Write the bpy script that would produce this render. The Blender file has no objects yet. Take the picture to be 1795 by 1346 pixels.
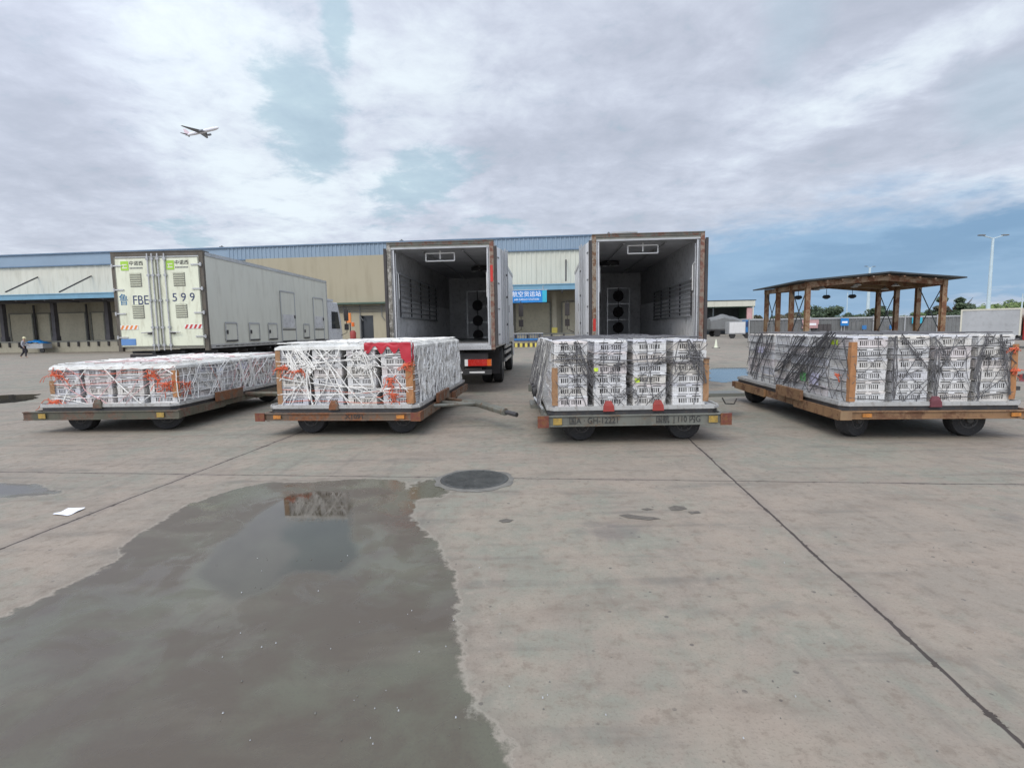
import bpy, math, random
import numpy as np
from mathutils import Matrix, Vector, noise as mnoise
R = math.radians
random.seed(7)
S = bpy.context.scene
COL = S.collection

# ------------------------------------------------------------------ camera
FPX, CX, CY, W0 = 940.0, 897.5, 673.0, 1795.0
PITCH, ROLL, CAMH = math.atan(96.5 / 940), R(0.97), 1.6
cam_d = bpy.data.cameras.new("camera"); cam = bpy.data.objects.new("camera", cam_d); COL.objects.link(cam)
CM = Matrix.Rotation(math.pi / 2 - PITCH, 4, 'X') @ Matrix.Rotation(-ROLL, 4, 'Z')
cam.matrix_world = Matrix.Translation((0, 0, CAMH)) @ CM
cam_d.sensor_width = 36; cam_d.lens = 36 * FPX / W0; cam_d.clip_start = 0.05; cam_d.clip_end = 5000
S.camera = cam

def ray(px, py):
    return (CM.to_3x3() @ Vector(((px - CX) / FPX, -(py - CY) / FPX, -1.0)))
def on_z(px, py, z=0.0):
    d = ray(px, py); t = (z - CAMH) / d.z
    return Vector((d.x * t, d.y * t, z))
def on_y(px, py, y):
    d = ray(px, py); t = y / d.y
    return Vector((d.x * t, y, CAMH + d.z * t))
def yaw_of(vp):            # heading of an edge that runs away from the viewer
    return -math.atan((vp - CX) / FPX)

# ------------------------------------------------------------------ world
SUN_EL, SUN_AZ = R(50), R(205)          # azimuth clockwise from +Y : behind, left
sun_dir = Vector((math.sin(SUN_AZ) * math.cos(SUN_EL), math.cos(SUN_AZ) * math.cos(SUN_EL), math.sin(SUN_EL)))
world = bpy.data.worlds.new("World"); S.world = world; world.use_nodes = True
nt = world.node_tree; N = nt.nodes; Lk = nt.links; N.clear()
def wn(t, **k):
    n = N.new(t)
    for a, b in k.items(): setattr(n, a, b)
    return n
def wmath(op, a, b=None, c=None):
    n = wn('ShaderNodeMath', operation=op)
    for i, v in enumerate((a, b, c)):
        if v is None: continue
        if isinstance(v, (int, float)): n.inputs[i].default_value = v
        else: Lk.new(v, n.inputs[i])
    return n.outputs[0]
def wvec(op, a, b=None):
    n = wn('ShaderNodeVectorMath', operation=op)
    for i, v in enumerate((a, b)):
        if v is None: continue
        if isinstance(v, (tuple, list, Vector)): n.inputs[i].default_value = v
        else: Lk.new(v, n.inputs[i])
    return n.outputs['Value'] if op in ('DOT_PRODUCT', 'LENGTH') else n.outputs[0]
def wrange(v, a, b, c=0.0, d=1.0, smooth=True):
    n = wn('ShaderNodeMapRange', interpolation_type='SMOOTHSTEP' if smooth else 'LINEAR')
    Lk.new(v, n.inputs[0])
    for i, x in enumerate((a, b, c, d)): n.inputs[i + 1].default_value = x
    return n.outputs[0]
def wmix(f, a, b):
    n = wn('ShaderNodeMix', data_type='RGBA')
    if isinstance(f, (int, float)): n.inputs[0].default_value = f
    else: Lk.new(f, n.inputs[0])
    for i, v in ((6, a), (7, b)):
        if isinstance(v, tuple): n.inputs[i].default_value = (*v, 1)
        else: Lk.new(v, n.inputs[i])
    return n.outputs[2]
def wnoise(vec, scale, detail=6, rough=0.55, dist=0.0):
    n = wn('ShaderNodeTexNoise'); Lk.new(vec, n.inputs['Vector'])
    n.inputs['Scale'].default_value = scale; n.inputs['Detail'].default_value = detail
    n.inputs['Roughness'].default_value = rough; n.inputs['Distortion'].default_value = dist
    return n
geo = wn('ShaderNodeTexCoord'); DIR = wvec('NORMALIZE', geo.outputs['Generated'])
sep = wn('ShaderNodeSeparateXYZ'); Lk.new(DIR, sep.inputs[0])
zz = wmath('MAXIMUM', sep.outputs[2], 0.0)
zc = wmath('ADD', zz, 0.16)
comb = wn('ShaderNodeCombineXYZ'); Lk.new(wmath('DIVIDE', sep.outputs[0], zc), comb.inputs[0]); Lk.new(wmath('DIVIDE', sep.outputs[1], zc), comb.inputs[1])
PL = comb.outputs[0]                                        # the cloud layer seen as a plane overhead
rot = wn('ShaderNodeMapping'); Lk.new(PL, rot.inputs[0]); rot.inputs['Rotation'].default_value = (0, 0, R(-58)); rot.inputs['Scale'].default_value = (0.42, 1.5, 1)
n_big = wnoise(PL, 0.9, 5, 0.5, 0.3); n_mid = wnoise(PL, 2.6, 10, 0.62, 0.35); n_fin = wnoise(PL, 7.0, 9, 0.65, 0.3); n_str = wnoise(rot.outputs[0], 1.1, 7, 0.55, 0.35)
warp = wnoise(PL, 2.0, 6, 0.6, 0.2)
wv = wvec('SUBTRACT', warp.outputs['Color'], (0.5, 0.5, 0.5))
sc_ = wn('ShaderNodeVectorMath', operation='SCALE'); Lk.new(wv, sc_.inputs[0]); sc_.inputs['Scale'].default_value = 0.16
DW = wvec('ADD', DIR, sc_.outputs[0])
def blob(px, py, rx, rz, ang=0, soft=0.0):
    """soft patch of sky centred on the direction of (px,py); rx, rz = half sizes in radians"""
    c = ray(px, py).normalized()
    rt = Vector((c.y, -c.x, 0)).normalized(); upv = rt.cross(c)
    a = R(ang); e1 = rt * math.cos(a) + upv * math.sin(a); e2 = upv * math.cos(a) - rt * math.sin(a)
    dv = wvec('SUBTRACT', DW, tuple(c))
    q1 = wmath('DIVIDE', wvec('DOT_PRODUCT', dv, tuple(e1)), rx); q2 = wmath('DIVIDE', wvec('DOT_PRODUCT', dv, tuple(e2)), rz)
    q3 = wmath('DIVIDE', wvec('DOT_PRODUCT', dv, tuple(c)), 1.2)
    r2 = wmath('ADD', wmath('ADD', wmath('MULTIPLY', q1, q1), wmath('MULTIPLY', q2, q2)), wmath('MULTIPLY', q3, q3))
    return wrange(wmath('SQRT', r2), 1.25, 0.25)
shade = wmath('ADD', wmath('MULTIPLY', n_big.outputs[0], 0.30), wmath('ADD', wmath('MULTIPLY', n_mid.outputs[0], 0.42), wmath('ADD', wmath('MULTIPLY', n_str.outputs[0], 0.30), wmath('MULTIPLY', wmath('SUBTRACT', n_fin.outputs[0], 0.5), 0.26))))
def bump_sh(amount, *b):
    global shade
    shade = wmath('ADD', shade, wmath('MULTIPLY', blob(*b), amount))
bump_sh(0.065, 330, 260, 0.34, 0.30, -35)
bump_sh(0.05, 300, 60, 0.30, 0.22, -30)
bump_sh(0.07, 720, 130, 0.14, 0.22)
bump_sh(0.05, 560, 340, 0.25, 0.07, -15)
bump_sh(0.15, 1640, 75, 0.28, 0.05, 22)
bump_sh(0.07, 1350, 220, 0.35, 0.06, 20)
bump_sh(-0.10, 60, 120, 0.12, 0.16)
bump_sh(-0.09, 100, 330, 0.22, 0.10)
bump_sh(-0.06, 1150, 230, 0.45, 0.20, 15)
bump_sh(-0.05, 1600, 260, 0.35, 0.07, 12)
cr = wn('ShaderNodeValToRGB'); Lk.new(shade, cr.inputs[0]); cr.color_ramp.interpolation = 'B_SPLINE'
el = cr.color_ramp.elements
el[0].position = 0.33; el[0].color = (0.455, 0.495, 0.59, 1)
el[1].position = 0.68; el[1].color = (0.86, 0.95, 1.0, 1)
e = el.new(0.45); e.color = (0.545, 0.585, 0.69, 1)
e = el.new(0.56); e.color = (0.665, 0.715, 0.83, 1)
cloud = cr.outputs[0]
sky = wn('ShaderNodeTexSky', sky_type='NISHITA', sun_disc=False, sun_elevation=SUN_EL, sun_rotation=SUN_AZ, altitude=50, air_density=1.3, dust_density=2.0)
skys = wn('ShaderNodeVectorMath', operation='SCALE'); Lk.new(sky.outputs[0], skys.inputs[0]); skys.inputs['Scale'].default_value = 0.085
# thin places in the cloud: teal patches, and the clear blue gap low on the right
teal = wmath('MAXIMUM', blob(540, 200, 0.075, 0.11, 12), wmath('MAXIMUM', blob(735, 325, 0.12, 0.055, 28), blob(598, 55, 0.030, 0.07)))
teal = wmath('MAXIMUM', teal, wmath('MULTIPLY', blob(300, 395, 0.05, 0.02), 0.7)); teal = wmath('MAXIMUM', teal, wmath('MULTIPLY', blob(860, 400, 0.10, 0.018), 0.6))
teal = wmath('SUBTRACT', teal, wmath('MULTIPLY', n_mid.outputs[0], 0.9)); teal = wmath('SUBTRACT', teal, wmath('MULTIPLY', wmath('SUBTRACT', n_fin.outputs[0], 0.5), 2.0))
teal = wrange(teal, -0.34, 0.42)
teal2 = wmath('MULTIPLY', wmath('MAXIMUM', blob(1390, 60, 0.05, 0.09), blob(1730, 190, 0.08, 0.06)), 0.35)
gap = wmath('MAXIMUM', blob(1760, 445, 0.55, 0.085, 9), blob(1400, 490, 0.42, 0.13, 4))
gap = wrange(gap, 0.08, 0.8)
back = wrange(sep.outputs[1], 0.1, 0.5)                     # the gap lies ahead, not all round the horizon
c1 = wmix(wmath('MULTIPLY', teal, 0.55), cloud, (0.33, 0.53, 0.63))
c1 = wmix(teal2, c1, (0.42, 0.58, 0.68))
c1 = wmix(wmath('MULTIPLY', gap, 0.84), c1, (0.215, 0.40, 0.62))
c1 = wmix(wmath('MULTIPLY', blob(1740, 405, 0.42, 0.045, 10), 0.65), c1, (0.17, 0.31, 0.50))
c1 = wmix(0.10, c1, skys.outputs[0])
# overcast is brighter round the veiled sun, which stands behind the viewer
glow = wrange(wvec('DOT_PRODUCT', DIR, tuple(sun_dir)), -0.25, 1.0, 1.0, 2.1)
gs = wn('ShaderNodeVectorMath', operation='SCALE'); Lk.new(c1, gs.inputs[0]); Lk.new(glow, gs.inputs['Scale'])
bg = wn('ShaderNodeBackground'); Lk.new(gs.outputs[0], bg.inputs[0]); bg.inputs[1].default_value = 1.0
wo = wn('ShaderNodeOutputWorld'); Lk.new(bg.outputs[0], wo.inputs[0])

sl = bpy.data.lights.new("sun", 'SUN'); sl.energy = 1.5; sl.angle = R(30); sl.color = (1, 0.94, 0.83)
so = bpy.data.objects.new("sun", sl); COL.objects.link(so); so.rotation_euler = (-sun_dir).to_track_quat('-Z', 'Y').to_euler()
S.view_settings.view_transform = 'Standard'; S.view_settings.look = 'None'
S.view_settings.exposure = 0.12; S.view_settings.gamma = 1.0
S.cycles.max_bounces = 8

# ------------------------------------------------------------------ materials
MATS = {}
class NT:
    def __init__(s, name):
        s.m = bpy.data.materials.new(name); s.m.use_nodes = True; s.t = s.m.node_tree; s.t.nodes.clear()
        s.o = s.t.nodes.new('ShaderNodeOutputMaterial'); s.b = s.t.nodes.new('ShaderNodeBsdfPrincipled')
        s.t.links.new(s.b.outputs[0], s.o.inputs[0]); s.tc = s.t.nodes.new('ShaderNodeTexCoord')
        MATS[name] = s.m
    def n(s, t, **k):
        x = s.t.nodes.new(t)
        for a, b in k.items(): setattr(x, a, b)
        return x
    def put(s, sock, v):
        if isinstance(v, (int, float)): sock.default_value = v
        elif isinstance(v, tuple): sock.default_value = (*v, 1) if len(v) == 3 and sock.type == 'RGBA' else v
        else: s.t.links.new(v, sock)
    def noise(s, scale, detail=5, rough=0.55, dist=0, vec=None, stretch=None):
        x = s.n('ShaderNodeTexNoise'); v = vec or s.tc.outputs['Object']
        if stretch:
            mp = s.n('ShaderNodeMapping'); s.t.links.new(v, mp.inputs[0]); mp.inputs['Scale'].default_value = stretch; v = mp.outputs[0]
        s.t.links.new(v, x.inputs['Vector'])
        for a, b in (('Scale', scale), ('Detail', detail), ('Roughness', rough), ('Distortion', dist)): x.inputs[a].default_value = b
        return x
    def math(s, op, *a):
        x = s.n('ShaderNodeMath', operation=op)
        for i, v in enumerate(a): s.put(x.inputs[i], v)
        return x.outputs[0]
    def rng(s, v, a, b, c=0.0, d=1.0, smooth=True):
        x = s.n('ShaderNodeMapRange', interpolation_type='SMOOTHSTEP' if smooth else 'LINEAR'); s.put(x.inputs[0], v)
        for i, q in enumerate((a, b, c, d)): x.inputs[i + 1].default_value = q
        return x.outputs[0]
    def mix(s, f, a, b):
        x = s.n('ShaderNodeMix', data_type='RGBA'); s.put(x.inputs[0], f); s.put(x.inputs[6], a); s.put(x.inputs[7], b)
        return x.outputs[2]
    def bump(s, h, strength=0.3, dist=0.01):
        x = s.n('ShaderNodeBump'); s.put(x.inputs['Height'], h); x.inputs['Strength'].default_value = strength; x.inputs['Distance'].default_value = dist
        s.t.links.new(x.outputs[0], s.b.inputs['Normal'])
    def set(s, **k):
        for a, v in k.items(): s.put(s.b.inputs[a.replace('_', ' ')], v)

def paint(name, col, rough=0.5, var=0.12, dirt=None, dirt_amt=0.35, dscale=3.0, metal=0.0, rand=0.0, bump=0.0, stretch=None, spec=0.5):
    q = NT(name)
    n1 = q.noise(dscale * 0.6, 4); n2 = q.noise(dscale * 4, 6, 0.65, stretch=stretch)
    dk = tuple(c * (1 - var) for c in col); lt = tuple(min(1, c * (1 + var)) for c in col)
    c = q.mix(q.rng(n1.outputs[0], 0.3, 0.7), dk, lt)
    if rand:
        oi = q.n('ShaderNodeObjectInfo'); rp = q.n('ShaderNodeValToRGB'); q.t.links.new(oi.outputs['Random'], rp.inputs[0])
        e = rp.color_ramp.elements; e[0].color = (0.86, 0.87, 0.95, 1); e[1].color = (0.97, 0.90, 0.92, 1)
        for p_, cc in ((0.25, (1, 1, 1, 1)), (0.5, (0.96, 0.97, 1, 1)), (0.75, (0.98, 0.94, 0.88, 1))):
            x = e.new(p_); x.color = cc
        mm = q.n('ShaderNodeMix', data_type='RGBA', blend_type='MULTIPLY'); mm.inputs[0].default_value = rand
        q.t.links.new(c, mm.inputs[6]); q.t.links.new(rp.outputs[0], mm.inputs[7]); c = mm.outputs[2]
    if dirt: c = q.mix(q.math('MULTIPLY', q.rng(n2.outputs[0], 0.48, 0.72), dirt_amt), c, dirt)
    q.set(Base_Color=c, Roughness=q.rng(n2.outputs[0], 0.3, 0.7, max(0.05, rough - 0.1), min(1, rough + 0.12)), Metallic=metal)
    q.b.inputs['Specular IOR Level'].default_value = spec
    if bump: q.bump(n2.outputs[0], bump, 0.01)
    return q.m
def rusty(name, col, amt=0.5, scale=5.0, rcol=(0.20, 0.085, 0.035), rough=0.6, dark=None):
    q = NT(name)
    n1 = q.noise(scale, 8, 0.7, 0.25); n2 = q.noise(scale * 7, 6, 0.65); n3 = q.noise(scale * 0.4, 4, 0.6)
    n4 = q.noise(scale * 0.8, 5, 0.6, 0.2, stretch=(3.0, 3.0, 0.35))
    r = q.mix(q.rng(n2.outputs[0], 0.35, 0.65), tuple(c * 0.62 for c in rcol), rcol)
    base = q.mix(q.rng(n3.outputs[0], 0.3, 0.7), tuple(c * 0.80 for c in col), tuple(min(1, c * 1.14) for c in col))
    base = q.mix(q.math('MULTIPLY', q.rng(n4.outputs[0], 0.5, 0.68), 0.5), base, tuple(c * 0.45 for c in col))       # grime runs
    t = 0.70 - 0.36 * amt
    v = q.math('ADD', n1.outputs[0], q.math('MULTIPLY', q.math('SUBTRACT', n2.outputs[0], 0.5), 0.30))
    m = q.rng(v, t - 0.05, t + 0.06); halo = q.math('MULTIPLY', q.rng(v, t - 0.16, t), 0.4)
    base = q.mix(halo, base, tuple(a * .5 + c * .5 for a, c in zip(col, rcol)))
    q.set(Base_Color=q.mix(m, base, r), Roughness=q.rng(m, 0, 1, rough - 0.2, 0.9))
    q.bump(q.math('SUBTRACT', n2.outputs[0], m), 0.3, 0.003)
    return q.m
paint('crate_plastic', (0.64, 0.64, 0.63), 0.42, 0.08, (0.33, 0.30, 0.26), 0.50, 9, rand=1.0)
paint('crate_lid', (0.67, 0.67, 0.66), 0.42, 0.08, (0.36, 0.33, 0.28), 0.50, 9, rand=1.0)
paint('crate_inner_shade', (0.028, 0.026, 0.024), 0.9, 0.3)  # near black: the crates' inner shade as a colour
paint('sheet_white', (0.60, 0.60, 0.57), 0.32, 0.12, (0.36, 0.34, 0.29), 0.55, 6, bump=0.2)
paint('sheet_red', (0.42, 0.02, 0.035), 0.38, 0.15, bump=0.2)
paint('rope_grey', (0.27, 0.265, 0.25), 0.7, 0.2)
paint('rope_white', (0.76, 0.75, 0.72), 0.7, 0.15, (0.35, 0.32, 0.28), 0.4, 6)
paint('rope_dark', (0.105, 0.104, 0.11), 0.75, 0.25, (0.2, 0.19, 0.18), 0.4, 6)
paint('rope_pink', (0.60, 0.36, 0.36), 0.7, 0.2)
paint('rope_orange', (0.62, 0.13, 0.06), 0.6, 0.2, dscale=6)
paint('cardboard', (0.29, 0.165, 0.085), 0.85, 0.15, (0.2, 0.11, 0.06), 0.5, 8)
paint('cardboard_orange', (0.34, 0.165, 0.07), 0.8, 0.15, (0.26, 0.10, 0.05), 0.5, 8)
paint('paper_label', (0.62, 0.60, 0.74), 0.6, 0.08)
paint('paper_green', (0.15, 0.45, 0.16), 0.6, 0.1)
paint('paper_lime', (0.55, 0.72, 0.06), 0.6, 0.1)
paint('paper_white', (0.78, 0.80, 0.88), 0.6, 0.05)
paint('deck_steel', (0.42, 0.42, 0.41), 0.45, 0.15, (0.17, 0.14, 0.11), 0.6, 3, metal=0.3)
paint('dark_steel', (0.035, 0.035, 0.037), 0.6, 0.3, (0.10, 0.07, 0.05), 0.5, 4)
paint('rubber', (0.022, 0.022, 0.023), 0.8, 0.2, (0.09, 0.085, 0.08), 0.5, 5)
paint('hub', (0.055, 0.054, 0.052), 0.6, 0.2, (0.09, 0.06, 0.04), 0.6, 8)
rusty('beam_grey', (0.145, 0.15, 0.13), 0.28, 3.2, (0.13, 0.085, 0.05))
rusty('beam_olive', (0.085, 0.085, 0.062), 0.42, 4.0, (0.14, 0.085, 0.06))
rusty('beam_rust', (0.12, 0.09, 0.065), 0.50, 3.5, (0.20, 0.085, 0.04))
rusty('beam_orange', (0.24, 0.14, 0.07), 0.48, 3.5, (0.15, 0.075, 0.04))
rusty('post_rust', (0.20, 0.16, 0.12), 0.55, 6, (0.22, 0.11, 0.06))
rusty('post_rust_light', (0.25, 0.22, 0.17), 0.5, 12, (0.17, 0.09, 0.05))
rusty('header_rust', (0.10, 0.10, 0.08), 0.38, 9, (0.17, 0.08, 0.055))
rusty('post_tan', (0.21, 0.17, 0.13), 0.48, 9, (0.19, 0.085, 0.06))
rusty('post_shabby', (0.10, 0.09, 0.07), 0.5, 9, (0.42, 0.40, 0.36))
rusty('canopy_rust', (0.27, 0.18, 0.10), 0.50, 1.3, (0.19, 0.085, 0.045))
rusty('corner_red', (0.14, 0.035, 0.025), 0.5, 14)
paint('stop_red', (0.27, 0.035, 0.028), 0.55, 0.15, (0.18, 0.05, 0.04), 0.4, 9)
paint('stop_maroon', (0.13, 0.035, 0.045), 0.6, 0.2, dscale=9)
paint('reflector_orange', (0.46, 0.18, 0.035), 0.35, 0.2, (0.12, 0.07, 0.04), 0.8, 20)
paint('reflector_yellow', (0.33, 0.22, 0.05), 0.35, 0.2, (0.12, 0.10, 0.06), 0.8, 20)
paint('truck_cream', (0.66, 0.68, 0.54), 0.38, 0.05, (0.40, 0.38, 0.28), 0.5, 2, stretch=(1, 1, 0.25))
paint('truck_side', (0.56, 0.56, 0.49), 0.4, 0.03, (0.38, 0.37, 0.32), 0.4, 1, stretch=(1, 1, 0.2))
paint('truck_white', (0.66, 0.66, 0.66), 0.35, 0.04, (0.42, 0.40, 0.36), 0.35, 2, stretch=(1, 1, 0.25))
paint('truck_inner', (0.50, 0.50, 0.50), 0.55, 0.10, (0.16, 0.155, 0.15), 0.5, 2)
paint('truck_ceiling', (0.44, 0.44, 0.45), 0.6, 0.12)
paint('alu', (0.48, 0.48, 0.48), 0.35, 0.1, (0.25, 0.24, 0.23), 0.45, 5, metal=0.55)
paint('seal_grey', (0.20, 0.20, 0.17), 0.6, 0.15, (0.10, 0.08, 0.06), 0.5, 6)
paint('frame_dark', (0.085, 0.075, 0.06), 0.6, 0.2, (0.17, 0.12, 0.08), 0.5, 5)
paint('chassis', (0.03, 0.03, 0.031), 0.65, 0.3, (0.10, 0.09, 0.08), 0.4, 3)
paint('lamp_red', (0.45, 0.02, 0.012), 0.22, 0.1)
paint('lamp_orange', (0.62, 0.12, 0.01), 0.22, 0.1)
paint('lamp_white', (0.70, 0.70, 0.68), 0.3, 0.05)
paint('chevron_orange', (0.68, 0.22, 0.05), 0.35, 0.1)
paint('chevron_red', (0.50, 0.05, 0.04), 0.35, 0.1)
paint('plate_blue', (0.10, 0.22, 0.46), 0.4, 0.1)
paint('ink_dark', (0.035, 0.05, 0.12), 0.5, 0.1)
paint('ink_blue', (0.04, 0.16, 0.30), 0.5, 0.1)
paint('ink_black', (0.035, 0.035, 0.035), 0.6, 0.1)
paint('ink_white', (0.85, 0.87, 0.9), 0.5, 0.04)
paint('logo_green', (0.30, 0.52, 0.05), 0.45, 0.15)
paint('glass_dark', (0.03, 0.035, 0.04), 0.08, 0.1)
paint('cab_white', (0.52, 0.53, 0.55), 0.3, 0.04, (0.3, 0.3, 0.3), 0.3, 2)
paint('wall_cream', (0.54, 0.54, 0.46), 0.6, 0.04, (0.36, 0.35, 0.29), 0.5, 0.5, stretch=(1, 1, 0.15))
paint('wall_white', (0.56, 0.54, 0.455), 0.6, 0.04, (0.38, 0.36, 0.29), 0.5, 0.5, stretch=(1, 1, 0.15))
paint('wall_beige', (0.335, 0.30, 0.215), 0.7, 0.03, (0.26, 0.23, 0.165), 0.45, 0.4, stretch=(1, 1, 0.15))
paint('fascia_blue', (0.215, 0.29, 0.37), 0.5, 0.05, (0.27, 0.34, 0.40), 0.3, 0.6)
paint('canopy_blue', (0.14, 0.29, 0.40), 0.45, 0.06)
paint('roof_trim', (0.11, 0.17, 0.25), 0.5, 0.1)
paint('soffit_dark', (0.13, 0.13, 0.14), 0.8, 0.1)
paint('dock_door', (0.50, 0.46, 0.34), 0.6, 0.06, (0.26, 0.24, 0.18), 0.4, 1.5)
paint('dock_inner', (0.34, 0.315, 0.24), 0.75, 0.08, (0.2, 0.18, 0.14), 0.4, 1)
paint('dock_concrete', (0.42, 0.385, 0.29), 0.8, 0.06, (0.30, 0.27, 0.21), 0.5, 1)
paint('bumper_black', (0.05, 0.045, 0.045), 0.8, 0.2)
paint('pillar_dark', (0.09, 0.085, 0.09), 0.7, 0.15)
paint('yellow', (0.60, 0.50, 0.10), 0.5, 0.1)
paint('blue_bright', (0.03, 0.17, 0.42), 0.45, 0.12, (0.06, 0.1, 0.2), 0.4, 2)
paint('blue_navy', (0.02, 0.045, 0.13), 0.5, 0.15)
paint('sign_blue', (0.01, 0.19, 0.52), 0.4, 0.06)
paint('sign_teal', (0.03, 0.38, 0.52), 0.4, 0.06)
paint('shed_dark', (0.045, 0.055, 0.062), 0.7, 0.15)
paint('shed_green', (0.06, 0.10, 0.075), 0.7, 0.15)
paint('metal_grey', (0.15, 0.155, 0.155), 0.55, 0.12, (0.11, 0.10, 0.095), 0.5, 1)
paint('metal_lt', (0.36, 0.37, 0.38), 0.5, 0.1, (0.2, 0.2, 0.2), 0.4, 1)
paint('pole_pale', (0.46, 0.56, 0.60), 0.4, 0.06)
paint('pink', (0.50, 0.30, 0.30), 0.6, 0.1)
paint('van_red', (0.32, 0.02, 0.02), 0.3, 0.1)
paint('trouser', (0.025, 0.022, 0.03), 0.8, 0.1)
paint('shirt', (0.33, 0.33, 0.36), 0.8, 0.1)
paint('skin', (0.42, 0.26, 0.19), 0.55, 0.05)
paint('cap', (0.62, 0.58, 0.36), 0.7, 0.1)
paint('plane_white', (0.70, 0.70, 0.74), 0.3, 0.03)
paint('plane_dark', (0.17, 0.18, 0.20), 0.4, 0.1)
paint('plane_pink', (0.62, 0.50, 0.54), 0.35, 0.05)
paint('bark', (0.07, 0.055, 0.045), 0.9, 0.2)
paint('manhole_iron', (0.045, 0.048, 0.045), 0.55, 0.25, (0.14, 0.13, 0.12), 0.5, 8, bump=0.5)
paint('collar', (0.15, 0.145, 0.13), 0.9, 0.15, (0.14, 0.13, 0.12), 0.6, 14, bump=0.6)
def leafmat(name, a, b):
    q = NT(name); oi = q.n('ShaderNodeNewGeometry'); n1 = q.noise(0.9, 3)
    f = q.math('ADD', q.math('MULTIPLY', oi.outputs['Random Per Island'], 0.6), q.math('MULTIPLY', n1.outputs[0], 0.5))
    q.set(Base_Color=q.mix(q.rng(f, 0.2, 0.85), a, b), Roughness=0.6); return q.m
leafmat('leaf_dark', (0.022, 0.042, 0.02), (0.065, 0.10, 0.045))
leafmat('leaf_mid', (0.04, 0.075, 0.025), (0.11, 0.16, 0.05))
leafmat('leaf_light', (0.08, 0.13, 0.035), (0.17, 0.23, 0.07))
leafmat('leaf_brown', (0.055, 0.055, 0.035), (0.12, 0.11, 0.065))

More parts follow.
